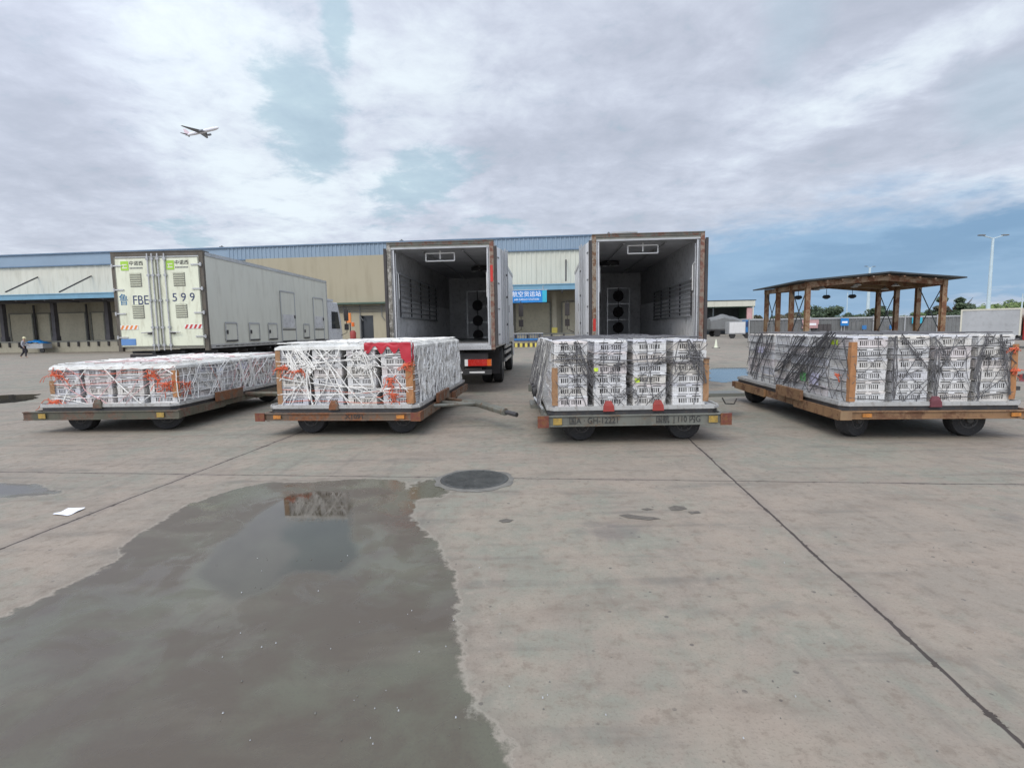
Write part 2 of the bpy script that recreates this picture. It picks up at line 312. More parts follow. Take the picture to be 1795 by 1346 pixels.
# ------------------------------------------------------------------ mesh builder
class MB:
    def __init__(s): s.v = []; s.f = []; s.mi = []; s.mats = []; s.M = Matrix.Identity(4)
    def m(s, name):
        if name not in s.mats: s.mats.append(name)
        return s.mats.index(name)
    def add(s, vs, fs, mat):
        o = len(s.v); k = s.m(mat)
        s.v += [tuple(s.M @ Vector(p)) for p in vs]
        s.f += [tuple(i + o for i in f) for f in fs]; s.mi += [k] * len(fs)
    def box(s, x0, x1, y0, y1, z0, z1, mat, rot=None, at=None):
        vs = [(x, y, z) for x in (x0, x1) for y in (y0, y1) for z in (z0, z1)]
        if rot is not None:
            c = Vector(at or ((x0 + x1) / 2, (y0 + y1) / 2, (z0 + z1) / 2)); vs = [tuple(c + rot @ (Vector(v) - c)) for v in vs]
        s.add(vs, [(0, 1, 3, 2), (4, 6, 7, 5), (0, 4, 5, 1), (2, 3, 7, 6), (0, 2, 6, 4), (1, 5, 7, 3)], mat)
    def taper(s, b, t, z0, z1, mat):       # b, t = (x0,x1,y0,y1) at bottom and top
        vs = [(b[0], b[2], z0), (b[1], b[2], z0), (b[1], b[3], z0), (b[0], b[3], z0), (t[0], t[2], z1), (t[1], t[2], z1), (t[1], t[3], z1), (t[0], t[3], z1)]
        s.add(vs, [(3, 2, 1, 0), (4, 5, 6, 7), (0, 1, 5, 4), (1, 2, 6, 5), (2, 3, 7, 6), (3, 0, 4, 7)], mat)
    def prism(s, pts, a0, a1, axis, mat):   # polygon pts swept along axis
        n = len(pts)
        def P(p, a): return {'x': (a, p[0], p[1]), 'y': (p[0], a, p[1]), 'z': (p[0], p[1], a)}[axis]
        vs = [P(p, a0) for p in pts] + [P(p, a1) for p in pts]
        s.add(vs, [tuple(range(n))[::-1], tuple(range(n, 2 * n))] + [(i, (i + 1) % n, n + (i + 1) % n, n + i) for i in range(n)], mat)
    def tube(s, pts, r, mat, k=6, caps=True):
        pts = [Vector(p) for p in pts]; n = len(pts)
        rs = r if isinstance(r, (list, tuple)) else [r] * n
        vs = []; ref = Vector((0.13, 0.21, 0.97)).normalized()
        for i, p in enumerate(pts):
            t = (pts[min(i + 1, n - 1)] - pts[max(i - 1, 0)])
            t = t.normalized() if t.length > 1e-9 else Vector((0, 0, 1))
            a = t.cross(ref)
            if a.length < 0.1: a = t.cross(Vector((1, 0, 0)))
            a.normalize(); b = t.cross(a)
            for j in range(k):
                q = 2 * math.pi * j / k; vs.append(tuple(p + (a * math.cos(q) + b * math.sin(q)) * rs[i]))
        fs = [(i * k + j, i * k + (j + 1) % k, (i + 1) * k + (j + 1) % k, (i + 1) * k + j) for i in range(n - 1) for j in range(k)]
        if caps: fs += [tuple(range(k))[::-1], tuple(range((n - 1) * k, n * k))]
        s.add(vs, fs, mat)
    def cyl(s, a, b, r, mat, k=16, r2=None): s.tube([a, b], [r, r if r2 is None else r2], mat, k)
    def lathe(s, prof, mat, k=24, axis='z', c=(0, 0, 0)):   # prof = [(r, h)...]
        vs = []
        for r, h in prof:
            for j in range(k):
                q = 2 * math.pi * j / k; a, b = r * math.cos(q), r * math.sin(q)
                p = {'z': (a, b, h), 'y': (a, h, b), 'x': (h, a, b)}[axis]
                vs.append((p[0] + c[0], p[1] + c[1], p[2] + c[2]))
        n = len(prof)
        fs = [(i * k + j, i * k + (j + 1) % k, (i + 1) * k + (j + 1) % k, (i + 1) * k + j) for i in range(n - 1) for j in range(k)]
        fs += [tuple(range(k))[::-1], tuple(range((n - 1) * k, n * k))]
        s.add(vs, fs, mat)
    def mesh(s, name):
        me = bpy.data.meshes.new(name); me.from_pydata(s.v, [], s.f)
        for m in s.mats: me.materials.append(MATS[m])
        me.polygons.foreach_set('material_index', s.mi)
        import bmesh
        bm = bmesh.new(); bm.from_mesh(me); bmesh.ops.recalc_face_normals(bm, faces=bm.faces); bm.to_mesh(me); bm.free()
        return me
    def build(s, name, parent=None, smooth=False, bevel=0.0):
        me = s.mesh(name); o = bpy.data.objects.new(name, me); COL.objects.link(o)
        if parent: o.parent = parent
        if smooth:
            me.polygons.foreach_set('use_smooth', [True] * len(me.polygons))
            try: me.set_sharp_from_angle(angle=R(40))
            except Exception: pass
        if bevel:
            b = o.modifiers.new('bevel', 'BEVEL'); b.width = bevel; b.segments = 2; b.limit_method = 'ANGLE'
        return o
def tag(o, label=None, cat=None, group=None, kind=None):
    if label: o['label'] = label
    if cat: o['category'] = cat
    if group: o['group'] = group
    if kind: o['kind'] = kind
    return o
def empty(name, loc=(0, 0, 0), rz=0.0, *t, **k):
    o = bpy.data.objects.new(name, None); COL.objects.link(o); o.location = loc; o.rotation_euler = (0, 0, rz)
    o.empty_display_size = 0.2
    return tag(o, *t, **k)
def text(body, size, mat, parent, loc, rot=(math.pi / 2, 0, 0), name='lettering', sx=1.0, align='CENTER', ext=0.003, fit=None):
    c = bpy.data.curves.new(name, 'FONT'); c.body = body; c.size = size; c.align_x = align; c.align_y = 'CENTER'; c.extrude = ext
    tmp = bpy.data.objects.new('tmp', c); COL.objects.link(tmp); bpy.context.view_layer.update()
    me = bpy.data.meshes.new_from_object(tmp.evaluated_get(bpy.context.evaluated_depsgraph_get()))
    bpy.data.objects.remove(tmp); me.materials.clear(); me.materials.append(MATS[mat])
    o = bpy.data.objects.new(name, me); COL.objects.link(o); o.parent = parent
    if fit: sx = fit / max(.01, o.dimensions.x)
    o.location = loc; o.rotation_euler = rot; o.scale = (sx, 1, 1)
    return o
def rn(a, b): return random.uniform(a, b)
#@@GROUND
# ------------------------------------------------------------------ ground
JOINT_YAW = yaw_of(997)
WET = [(470, 845), (560, 842), (640, 838), (700, 840), (722, 868), (733, 912), (758, 944), (792, 1000), (805, 1075), (800, 1130), (806, 1185), (838, 1255), (888, 1300), (884, 1346), (884, 1600), (500, 2600), (-900, 1700), (-500, 1300),
       (0, 1085), (95, 1040), (170, 1000), (205, 985), (210, 962), (285, 910), (330, 885), (395, 862)]
WET2 = [(722, 846), (745, 838), (775, 842), (790, 862), (770, 873), (735, 872)]
WET3 = [(-80, 846), (0, 845), (60, 848), (112, 860), (95, 869), (40, 872), (-80, 872)]
def seg_sd(P, poly):
    x, y = P[:, 0], P[:, 1]; n = len(poly); best = np.full(len(P), 1e9); ins = np.zeros(len(P), bool)
    for i in range(n):
        ax, ay = poly[i]; bx, by = poly[(i + 1) % n]; dx, dy = bx - ax, by - ay
        t = np.clip(((x - ax) * dx + (y - ay) * dy) / (dx * dx + dy * dy + 1e-12), 0, 1)
        best = np.minimum(best, np.hypot(x - ax - t * dx, y - ay - t * dy))
        c = ((ay > y) != (by > y)) & (x < (bx - ax) * (y - ay) / (by - ay + 1e-12) + ax); ins ^= c
    return np.where(ins, best, -best)
def gpoly(pp): return [tuple(on_z(*p)[:2]) for p in pp]
def axis(near0, near1, step, far):
    a = list(np.arange(near0, near1 + step / 2, step)); s = step; x = a[-1]
    while x < far: s *= 1.35; x += s; a.append(x)
    s = step; x = a[0]; pre = []
    while x > -far: s *= 1.35; x -= s; pre.append(x)
    return pre[::-1] + a
gx = axis(-11, 8, 0.1, 1500); gy = axis(-1.5, 10, 0.1, 2500)
GX, GY = np.meshgrid(gx, gy); P = np.stack([GX.ravel(), GY.ravel()], 1)
sd = seg_sd(P, gpoly(WET)); sd = np.maximum(sd, seg_sd(P, gpoly(WET2))); sd = np.maximum(sd, seg_sd(P, gpoly(WET3)))
wet = np.clip(sd, -1.0, 1.0) * 0.5 + 0.5
me = bpy.data.meshes.new('ground'); nx, ny = len(gx), len(gy)
idx = np.arange(nx * ny).reshape(ny, nx)
F = np.stack([idx[:-1, :-1], idx[:-1, 1:], idx[1:, 1:], idx[1:, :-1]], -1).reshape(-1, 4)
me.from_pydata(np.concatenate([P, np.zeros((len(P), 1))], 1).tolist(), [], F.tolist())
POOL = [(500, 866), (560, 858), (618, 860), (624, 900), (622, 940), (640, 975), (600, 1010), (520, 1005), (470, 1040), (400, 1060), (330, 1010), (370, 960), (422, 922), (455, 893)]
POOL2 = [(-200, 847), (0, 847), (55, 850), (66, 858), (50, 868), (-200, 869)]
pool = np.clip(np.maximum(seg_sd(P, gpoly(POOL)), seg_sd(P, gpoly(POOL2))), -1, 1) * 0.5 + 0.5
ap_ = me.attributes.new('pool', 'FLOAT', 'POINT'); ap_.data.foreach_set('value', pool.astype(np.float32))
at_ = me.attributes.new('damp', 'FLOAT', 'POINT'); at_.data.foreach_set('value', wet.astype(np.float32))
ground = bpy.data.objects.new('ground', me); COL.objects.link(ground); tag(ground, kind='structure')

q = NT('concrete')
pos = q.tc.outputs['Object']
atn = q.n('ShaderNodeAttribute', attribute_name='damp')
A = q.noise(0.35, 5, 0.55, 0.4); B = q.noise(1.6, 7, 0.62, 0.3); C = q.noise(9, 8, 0.7); D = q.noise(70, 4, 0.6); G_ = q.noise(3.2, 6, 0.6, 0.8); T = q.noise(0.9, 5, 0.6, 0.3, stretch=(1, 3.0, 1))
sn = q.n('ShaderNodeMapping'); q.t.links.new(pos, sn.inputs[0]); sn.vector_type = 'TEXTURE'; sn.inputs['Rotation'].default_value = (0, 0, JOINT_YAW)
jo = on_z(1288, 843); jl = on_z(345, 828); PITCHJ = (jo.xy - jl.xy).length
sn.inputs['Location'].default_value = (jo.x, jo.y, 0); sn.inputs['Scale'].default_value = (PITCHJ, PITCHJ, 1)
fl = q.n('ShaderNodeVectorMath', operation='FLOOR'); q.t.links.new(sn.outputs[0], fl.inputs[0]); wh_ = q.n('ShaderNodeTexWhiteNoise'); q.t.links.new(fl.outputs[0], wh_.inputs['Vector'])
base = q.mix(q.rng(q.math('ADD', A.outputs[0], q.math('MULTIPLY', q.math('SUBTRACT', G_.outputs[0], 0.5), 0.5)), 0.42, 0.58), (0.244, 0.211, 0.172), (0.214, 0.212, 0.171))
TY = q.noise(0.8, 4, 0.5, 0.2, stretch=(0.5, 6.0, 1)); TZ = q.noise(1.2, 5, 0.6, 0.5, stretch=(5.0, 0.6, 1))
base = q.mix(q.math('MULTIPLY', q.rng(TY.outputs[0], 0.53, 0.70), 0.60), base, (0.133, 0.124, 0.106))
base = q.mix(q.math('MULTIPLY', q.rng(TZ.outputs[0], 0.55, 0.72), 0.42), base, (0.143, 0.128, 0.109))
base = q.mix(q.math('MULTIPLY', q.rng(B.outputs[0], 0.42, 0.62), 0.65), base, (0.295, 0.242, 0.193))
base = q.mix(q.math('MULTIPLY', q.rng(T.outputs[0], 0.52, 0.70), 0.45), base, (0.169, 0.136, 0.107))
base = q.mix(q.math('MULTIPLY', q.rng(C.outputs[0], 0.50, 0.68), 0.62), base, (0.165, 0.132, 0.103))
base = q.mix(q.math('MULTIPLY', q.rng(C.outputs[0], 0.46, 0.28), 0.40), base, (0.339, 0.290, 0.234))
base = q.mix(q.math('MULTIPLY', q.rng(D.outputs[0], 0.52, 0.70), 0.5), base, (0.150, 0.121, 0.097))
# scattered pits and oil marks
vo = q.n('ShaderNodeTexVoronoi'); q.t.links.new(pos, vo.inputs['Vector']); vo.inputs['Scale'].default_value = 8.0; vo.inputs['Randomness'].default_value = 1
pit = q.math('MULTIPLY', q.rng(q.math('ADD', vo.outputs['Distance'], q.math('MULTIPLY', C.outputs[0], 0.25)), 0.235, 0.20), q.rng(G_.outputs[0], 0.46, 0.58))
base = q.mix(q.math('MULTIPLY', pit, 0.72), base, (0.075, 0.065, 0.06))
vo2 = q.n('ShaderNodeTexVoronoi'); q.t.links.new(pos, vo2.inputs['Vector']); vo2.inputs['Scale'].default_value = 0.55
st = q.rng(q.math('ADD', vo2.outputs['Distance'], q.math('MULTIPLY', B.outputs[0], 0.55)), 0.47, 0.36)
base = q.mix(q.math('MULTIPLY', st, 0.55), base, (0.13, 0.115, 0.105))
# slab joints
mp = q.n('ShaderNodeMapping'); q.t.links.new(pos, mp.inputs[0]); mp.vector_type = 'TEXTURE'
mp.inputs['Rotation'].default_value = (0, 0, JOINT_YAW)
jo = on_z(1288, 843); mp.inputs['Location'].default_value = (jo.x, jo.y, 0)
sp = q.n('ShaderNodeSeparateXYZ'); q.t.links.new(mp.outputs[0], sp.inputs[0])
wob = q.noise(1.3, 5, 0.6); wb = q.math('MULTIPLY', q.math('SUBTRACT', wob.outputs[0], 0.5), 0.055)
jl = on_z(345, 828); PITCHJ = (jo.xy - jl.xy).length
def joint(ax, w):
    v = q.math('ADD', sp.outputs[ax], wb); v = q.math('DIVIDE', v, PITCHJ)
    fr = q.math('ABSOLUTE', q.math('SUBTRACT', v, q.math('ROUND', v)))
    return q.math('MULTIPLY', fr, PITCHJ)
wn_ = q.noise(2.2, 4, 0.7); wid = q.math('ADD', q.rng(wn_.outputs[0], 0.45, 0.75, 0.008, 0.020), q.math('MULTIPLY', q.rng(C.outputs[0], 0.52, 0.7), 0.022))
jx = joint(0, 0); jy = joint(1, 0)
jm = q.math('MAXIMUM', q.rng(q.math('SUBTRACT', jx, wid), 0.004, -0.002), q.rng(q.math('SUBTRACT', jy, q.math('MULTIPLY', wid, 0.72)), 0.004, -0.002))
jd = q.math('MULTIPLY', q.math('MAXIMUM', q.rng(jx, 0.12, 0.0), q.rng(jy, 0.12, 0.0)), q.rng(B.outputs[0], 0.4, 0.65))
base = q.mix(q.rng(wh_.outputs['Value'], 0, 1, 0, 0.16, False), base, (0.12, 0.115, 0.10))
base = q.mix(q.math('MULTIPLY', jd, 0.5), base, (0.16, 0.135, 0.12))
base = q.mix(q.math('MULTIPLY', jm, 0.93), base, (0.035, 0.026, 0.022))
# damp concrete: darker and smoother
wv = q.math('ADD', atn.outputs['Fac'], q.math('MULTIPLY', q.math('SUBTRACT', C.outputs[0], 0.5), 0.10))
wv = q.math('ADD', wv, q.math('MULTIPLY', q.math('SUBTRACT', B.outputs[0], 0.5), 0.16))
wm = q.rng(wv, 0.492, 0.514); hal = q.math('MULTIPLY', q.rng(wv, 0.40, 0.495), 0.30)
base = q.mix(hal, base, (0.14, 0.125, 0.105))
rim = q.math('MULTIPLY', q.rng(wv, 0.485, 0.495), q.rng(wv, 0.512, 0.495))
base = q.mix(q.math('MULTIPLY', rim, 0.35), base, (0.35, 0.32, 0.27))
dampc = q.mix(q.rng(q.math('ADD', B.outputs[0], q.math('MULTIPLY', q.math('SUBTRACT', A.outputs[0], 0.5), 1.2)), 0.38, 0.62), (0.082, 0.066, 0.048), (0.101, 0.099, 0.069))
dampc = q.mix(q.math('MULTIPLY', q.rng(T.outputs[0], 0.5, 0.68), 0.35), dampc, (0.135, 0.123, 0.090))
dampc = q.mix(q.math('MULTIPLY', q.rng(D.outputs[0], 0.5, 0.7), 0.4), dampc, (0.068, 0.059, 0.050))
dampc = q.mix(q.math('MULTIPLY', jm, 0.9), dampc, (0.019, 0.017, 0.013))
pn = q.n('ShaderNodeAttribute', attribute_name='pool')
pv = q.math('ADD', pn.outputs['Fac'], q.math('MULTIPLY', q.math('SUBTRACT', B.outputs[0], 0.5), 0.06)); pv = q.math('ADD', pv, q.math('MULTIPLY', q.math('SUBTRACT', C.outputs[0], 0.5), 0.03))
pm = q.math('MULTIPLY', q.rng(pv, 0.490, 0.545), wm)
dampc = q.mix(q.math('MULTIPLY', pm, 0.85), dampc, (0.048, 0.039, 0.027))
q.set(Base_Color=q.mix(wm, base, dampc))
film = q.rng(q.math('ADD', G_.outputs[0], q.math('MULTIPLY', A.outputs[0], 0.8)), 0.80, 1.0)
rw = q.math('MULTIPLY', q.rng(film, 0, 1, 0.40, 0.15), q.rng(pm, 0, 1, 1.0, 0.12, False))
rr = q.math('ADD', q.math('MULTIPLY', wm, rw), q.math('MULTIPLY', q.math('SUBTRACT', 1.0, wm), q.rng(C.outputs[0], 0.3, 0.7, 0.62, 0.88)))
q.set(Roughness=rr)
h = q.math('SUBTRACT', q.math('ADD', q.math('MULTIPLY', C.outputs[0], 0.5), q.math('MULTIPLY', D.outputs[0], 0.25)), q.math('ADD', q.math('MULTIPLY', jm, 1.2), q.math('MULTIPLY', pit, 0.5)))
bp = q.n('ShaderNodeBump'); q.put(bp.inputs['Height'], h); q.put(bp.inputs['Strength'], q.math('MULTIPLY', q.rng(wm, 0, 1, 0.40, 0.07), q.rng(pm, 0, 1, 1, 0.05))); bp.inputs['Distance'].default_value = 0.02
q.t.links.new(bp.outputs[0], q.b.inputs['Normal'])
me.materials.append(MATS['concrete'])

q = NT('water_film')
n1 = q.noise(2.0, 4)
q.set(Base_Color=q.mix(q.rng(n1.outputs[0], 0.3, 0.7), (0.045, 0.042, 0.036), (0.075, 0.07, 0.06)), Roughness=0.03); q.b.inputs['IOR'].default_value = 1.5
def puddle(pp, jag=0.02, z=0.004, seed=0):
    g = [Vector((*on_z(*p)[:2], z)) for p in pp]; out = []
    for i, a in enumerate(g):
        b = g[(i + 1) % len(g)]; n = max(2, int((b - a).length / 0.06))
        n = min(n, 40)
        for k in range(n):
            p = a.lerp(b, k / n); s = (b - a).length / n
            o = mnoise.noise_vector(p * 3.1 + Vector((seed, 0, 0))) * jag * 3 + mnoise.noise_vector(p * 14 + Vector((0, seed, 0))) * jag
            out.append((p.x + o.x, p.y + o.y, z))
    if sum(a[0] * b[1] - b[0] * a[1] for a, b in zip(out, out[1:] + out[:1])) < 0: out = out[::-1]
    me_ = bpy.data.meshes.new('puddle'); me_.from_pydata(out, [], [tuple(range(len(out)))]); me_.materials.append(MATS['water_film'])
    o = bpy.data.objects.new('puddle', me_); COL.objects.link(o); return o
for pp, j in (
              ([(-60, 694), (20, 692), (66, 691), (60, 700), (20, 706), (-60, 709)], 0.06),
              ([(1245, 646), (1275, 644), (1312, 645), (1320, 655), (1312, 668), (1280, 671), (1240, 668)], 0.08),
              ([(1762, 657), (1800, 655), (1900, 657), (1900, 672), (1800, 670), (1768, 668)], 0.08)):
    tag(puddle(pp, j, 0.004, random.random() * 9), kind='structure')

q = NT('damp_stain'); n1 = q.noise(20, 5)
q.set(Base_Color=q.mix(q.rng(n1.outputs[0], 0.3, 0.7), (0.085, 0.074, 0.06), (0.13, 0.115, 0.095)), Roughness=0.5)
for pp in ([(1090, 904), (1105, 901), (1125, 904), (1150, 906), (1161, 909), (1140, 911), (1110, 909)], [(1170, 890), (1182, 887), (1198, 888), (1204, 892), (1190, 895), (1176, 894)],
           [(1128, 893), (1140, 891), (1150, 893), (1138, 895)], [(874, 912), (886, 909), (898, 911), (892, 915), (880, 916)], [(1205, 897), (1222, 896), (1228, 900), (1210, 901)]):
    o = puddle(pp, .010, .003, random.random() * 9); o.name = 'damp_stain'; o.data.materials.clear(); o.data.materials.append(MATS['damp_stain']); tag(o, kind='structure')

def thing_mesh(mb, name, label, cat, **k):
    o = mb.build(name, smooth=k.pop('smooth', False)); return tag(o, label, cat, **k)

# ------------------------------------------------------------------ manhole
c = on_z(832, 841); mh = empty('manhole_cover', (c.x, c.y, 0), 0, 'round dark iron manhole cover in a chipped concrete collar on the slab joint', 'manhole cover')
m = MB(); m.lathe([(0.0, 0.002), (0.36, 0.002), (0.36, 0.010), (0.345, 0.013), (0.0, 0.013)][1:], 'manhole_iron', 48)
for i in range(-7, 8):
    L = math.sqrt(max(0, 0.32 ** 2 - (i * 0.044) ** 2)); m.box(-L, L, i * 0.044 - 0.010, i * 0.044 + 0.010, 0.0125, 0.017, 'manhole_iron')
m.build('lid', mh)
m = MB(); k = 72; vs = []
for j in range(k):
    a = 2 * math.pi * j / k; ro = 0.425 + 0.05 * mnoise.noise(Vector((math.cos(a) * 3, math.sin(a) * 3, 1))) + rn(-.008, .008)
    for r, z in ((0.362, 0.003), (0.365, 0.010), (ro - .02, 0.008), (ro, 0.003)): vs.append((r * math.cos(a), r * math.sin(a), z))
m.add(vs, [(4 * j + i, 4 * j + i + 1, 4 * ((j + 1) % k) + i + 1, 4 * ((j + 1) % k) + i) for j in range(k) for i in range(3)], 'collar'); m.build('collar', mh)

# ------------------------------------------------------------------ paper and grit
g = [on_z(*p) for p in ((92, 902), (118, 905), (150, 892), (120, 894))]
cc = sum(g, Vector()) / 4; m = MB(); vs = []; n = 8
for i in range(n + 1):
    for j in range(4):
        a = g[0].lerp(g[1], j / 3); b = g[3].lerp(g[2], j / 3); p = a.lerp(b, i / n)
        vs.append((p.x, p.y, 0.007 + 0.003 * math.sin(i * 1.1 + j) + 0.012 * (i / n) ** 3))
m.add(vs, [(i * 4 + j, i * 4 + j + 1, i * 4 + j + 5, i * 4 + j + 4) for i in range(n) for j in range(3)], 'paper_white')
thing_mesh(m, 'paper_scrap', 'crumpled bluish white paper scrap lying on dry concrete beside the slab joint', 'paper')
m = MB()
for i in range(110):
    px, py = rn(380, 900), rn(930, 1330)
    if i > 70: px, py = rn(950, 1795), rn(900, 1330)
    p = on_z(px, py); r = rn(.0015, .004)
    m.taper((p.x - r, p.x + r, p.y - r * 1.3, p.y + r), (p.x - r * .6, p.x + r * .5, p.y - r * .5, p.y + r * .6), 0.001, r * 1.2 + 0.002, random.choice(['metal_lt', 'collar', 'collar']))
tag(m.build('grit'), 'tiny pale chips and grit scattered over the wet and dry concrete', 'grit', kind='stuff')

# ------------------------------------------------------------------ crates
CW, CD, CH = 0.462, 0.615, 0.152
def crate_shell():
    m = MB(); hw, hd = CW / 2, CD / 2; H = CH - 0.039; P_ = 'crate_plastic'
    def wall(Lh, place):           # wall of vertical slats: Lh = half length
        def bar(u0, u1, z0, z1, t0=0.0, t1=0.010): place(u0, u1, z0, z1, t0, t1)
        bar(-Lh, Lh, 0.0, 0.030); bar(-Lh, Lh, H - 0.022, H)
        g0 = 0.62 * Lh; zb = 0.028; zt = H - 0.024
        bar(-Lh, -g0, zb, zt); bar(g0, Lh, zb, zt); n = 11 if Lh < 0.28 else 15; p = 2 * g0 / n
        for i in range(1, n):
            u = -g0 + p * i; hwid = p * (.21 if i != n // 2 else .45); bar(u - hwid, u + hwid, zb, zt)
        bar(-Lh - 0.004, Lh + 0.004, H - 0.010, H, -0.006, 0.0)      # rim
        for u in (-Lh * .82, Lh * .82): bar(u - 0.006, u + 0.006, 0.004, H - 0.012, -0.004, 0.0)
    wall(hw - 0.006, lambda u0, u1, z0, z1, a, b: m.box(u0, u1, -hd + 0.006 + a, -hd + 0.006 + b, z0, z1, P_))
    wall(hw - 0.006, lambda u0, u1, z0, z1, a, b: m.box(u0, u1, hd - 0.006 - b, hd - 0.006 - a, z0, z1, P_))
    wall(hd - 0.018, lambda u0, u1, z0, z1, a, b: m.box(-hw + 0.007 + a, -hw + 0.007 + b, u0, u1, z0, z1, P_))
    wall(hd - 0.018, lambda u0, u1, z0, z1, a, b: m.box(hw - 0.007 - b, hw - 0.007 - a, u0, u1, z0, z1, P_))
    for sx in (-1, 1):             # corner posts bulge
        for sy in (-1, 1):
            m.cyl((sx * (hw - .018), sy * (hd - .018), 0.0), (sx * (hw - .018), sy * (hd - .018), H), 0.017, P_, 8)
    return m
def crate_dark_core():
    m = MB(); m.box(-CW / 2 + .024, CW / 2 - .024, -CD / 2 + .024, CD / 2 - .024, 0.003, CH - .026, 'crate_inner_shade'); return m  # solid dark core; shade behind slots and lid gap put into its colour
def crate_lid():
    m = MB(); hw, hd = CW / 2, CD / 2; L_ = 'crate_lid'; z0 = CH - 0.024
    m.box(-hw, hw, -hd, hd, z0, z0 + 0.013, L_)
    for i in range(7):             # stacking ribs and grille on the lid
        y = -hd + 0.05 + i * (CD - 0.1) / 6; m.box(-hw + 0.03, hw - 0.03, y - 0.008, y + 0.008, z0 + 0.013, z0 + 0.018, L_)
    for x in (-hw + .022, 0, hw - .022): m.box(x - .012, x + .012, -hd + .02, hd - .02, z0 + 0.0131, z0 + 0.021, L_)
    for sx in (-1, 1):
        for sy in (-1, 1): m.box(sx * (hw - .05) - .03, sx * (hw - .05) + .03, sy * (hd - .035) - .02, sy * (hd - .035) + .02, z0 + .013, CH - .0005, L_)
    for sy in (-1, 1): m.box(-0.04, 0.04, sy * hd - .004, sy * hd + .004, z0 - .02, z0 + .010, L_)
    for sx in (-1, 1):
        for sy in (-1, 1): m.box(sx * (hw - .035) - .03, sx * (hw - .035) + .03, sy * (hd - .02) - .012, sy * (hd - .02) + .012, z0 - .016, z0 - .0002, L_)
    return m
shell, dark_core, lid = crate_shell(), crate_dark_core(), crate_lid()
CR = (shell.mesh('crate'), lid.mesh('lid'), dark_core.mesh('dark_core'))
ORD = ['bottom', 'second', 'third', 'fourth', 'fifth', 'sixth', 'seventh']
GROUPC = 'white slatted crates stacked on the trolleys'
def crate_label(face, t, k, nt_, load):
    tier = 'lowest tier' if t == 0 else 'top tier' if t == nt_ - 1 else ORD[t] + ' tier up'
    if face == 'front': pos = ['leftmost', 'second column', 'third column', 'rightmost'][k]
    else: pos = ['', 'second', 'third', 'fourth', 'fifth', 'last'][k] + ' back'
    return tier, pos
def put_crate(pt, rz, label):
    o = bpy.data.objects.new('crate', CR[0]); COL.objects.link(o); o.location = pt; o.rotation_euler = (0, 0, rz)
    tag(o, label, 'crate', GROUPC)
    for me_, nm in ((CR[1], 'lid'), (CR[2], 'dark_core')):
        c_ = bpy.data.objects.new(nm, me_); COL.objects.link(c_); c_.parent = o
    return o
fill = MB()
def fill_crate(M):
    for b in (shell, dark_core, lid):
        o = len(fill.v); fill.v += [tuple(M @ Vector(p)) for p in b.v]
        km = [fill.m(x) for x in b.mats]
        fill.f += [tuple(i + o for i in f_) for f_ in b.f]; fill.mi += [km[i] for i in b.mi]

# ------------------------------------------------------------------ trolleys
DW_, DL = 2.40, 4.15
def wheel(parent, x, y, r=0.245, w=0.19, turn=0.0):
    m = MB(); m.lathe([(r * .55, -w / 2), (r * .93, -w / 2), (r, -w / 2 + .03), (r, w / 2 - .03), (r * .93, w / 2), (r * .55, w / 2)], 'rubber', 28, 'y')
    o = m.build('wheel', parent, True); o.location = (x, y, r); o.rotation_euler = (0, 0, turn)
    m = MB(); m.lathe([(r * .56, -w / 2 + .02), (r * .5, -w / 2 - .005), (r * .3, -w / 2 + .012), (.05, -w / 2 + .01), (.045, -w / 2 - .03), (0.01, -w / 2 - .03)], 'hub', 20, 'y')
    for j in range(6):
        a = j * math.pi / 3; m.cyl((r * .36 * math.cos(a), -w / 2 - .012, r * .36 * math.sin(a)), (r * .36 * math.cos(a), -w / 2 + .02, r * .36 * math.sin(a)), .011, 'hub', 6)
    m.build('rim', o, True); return o
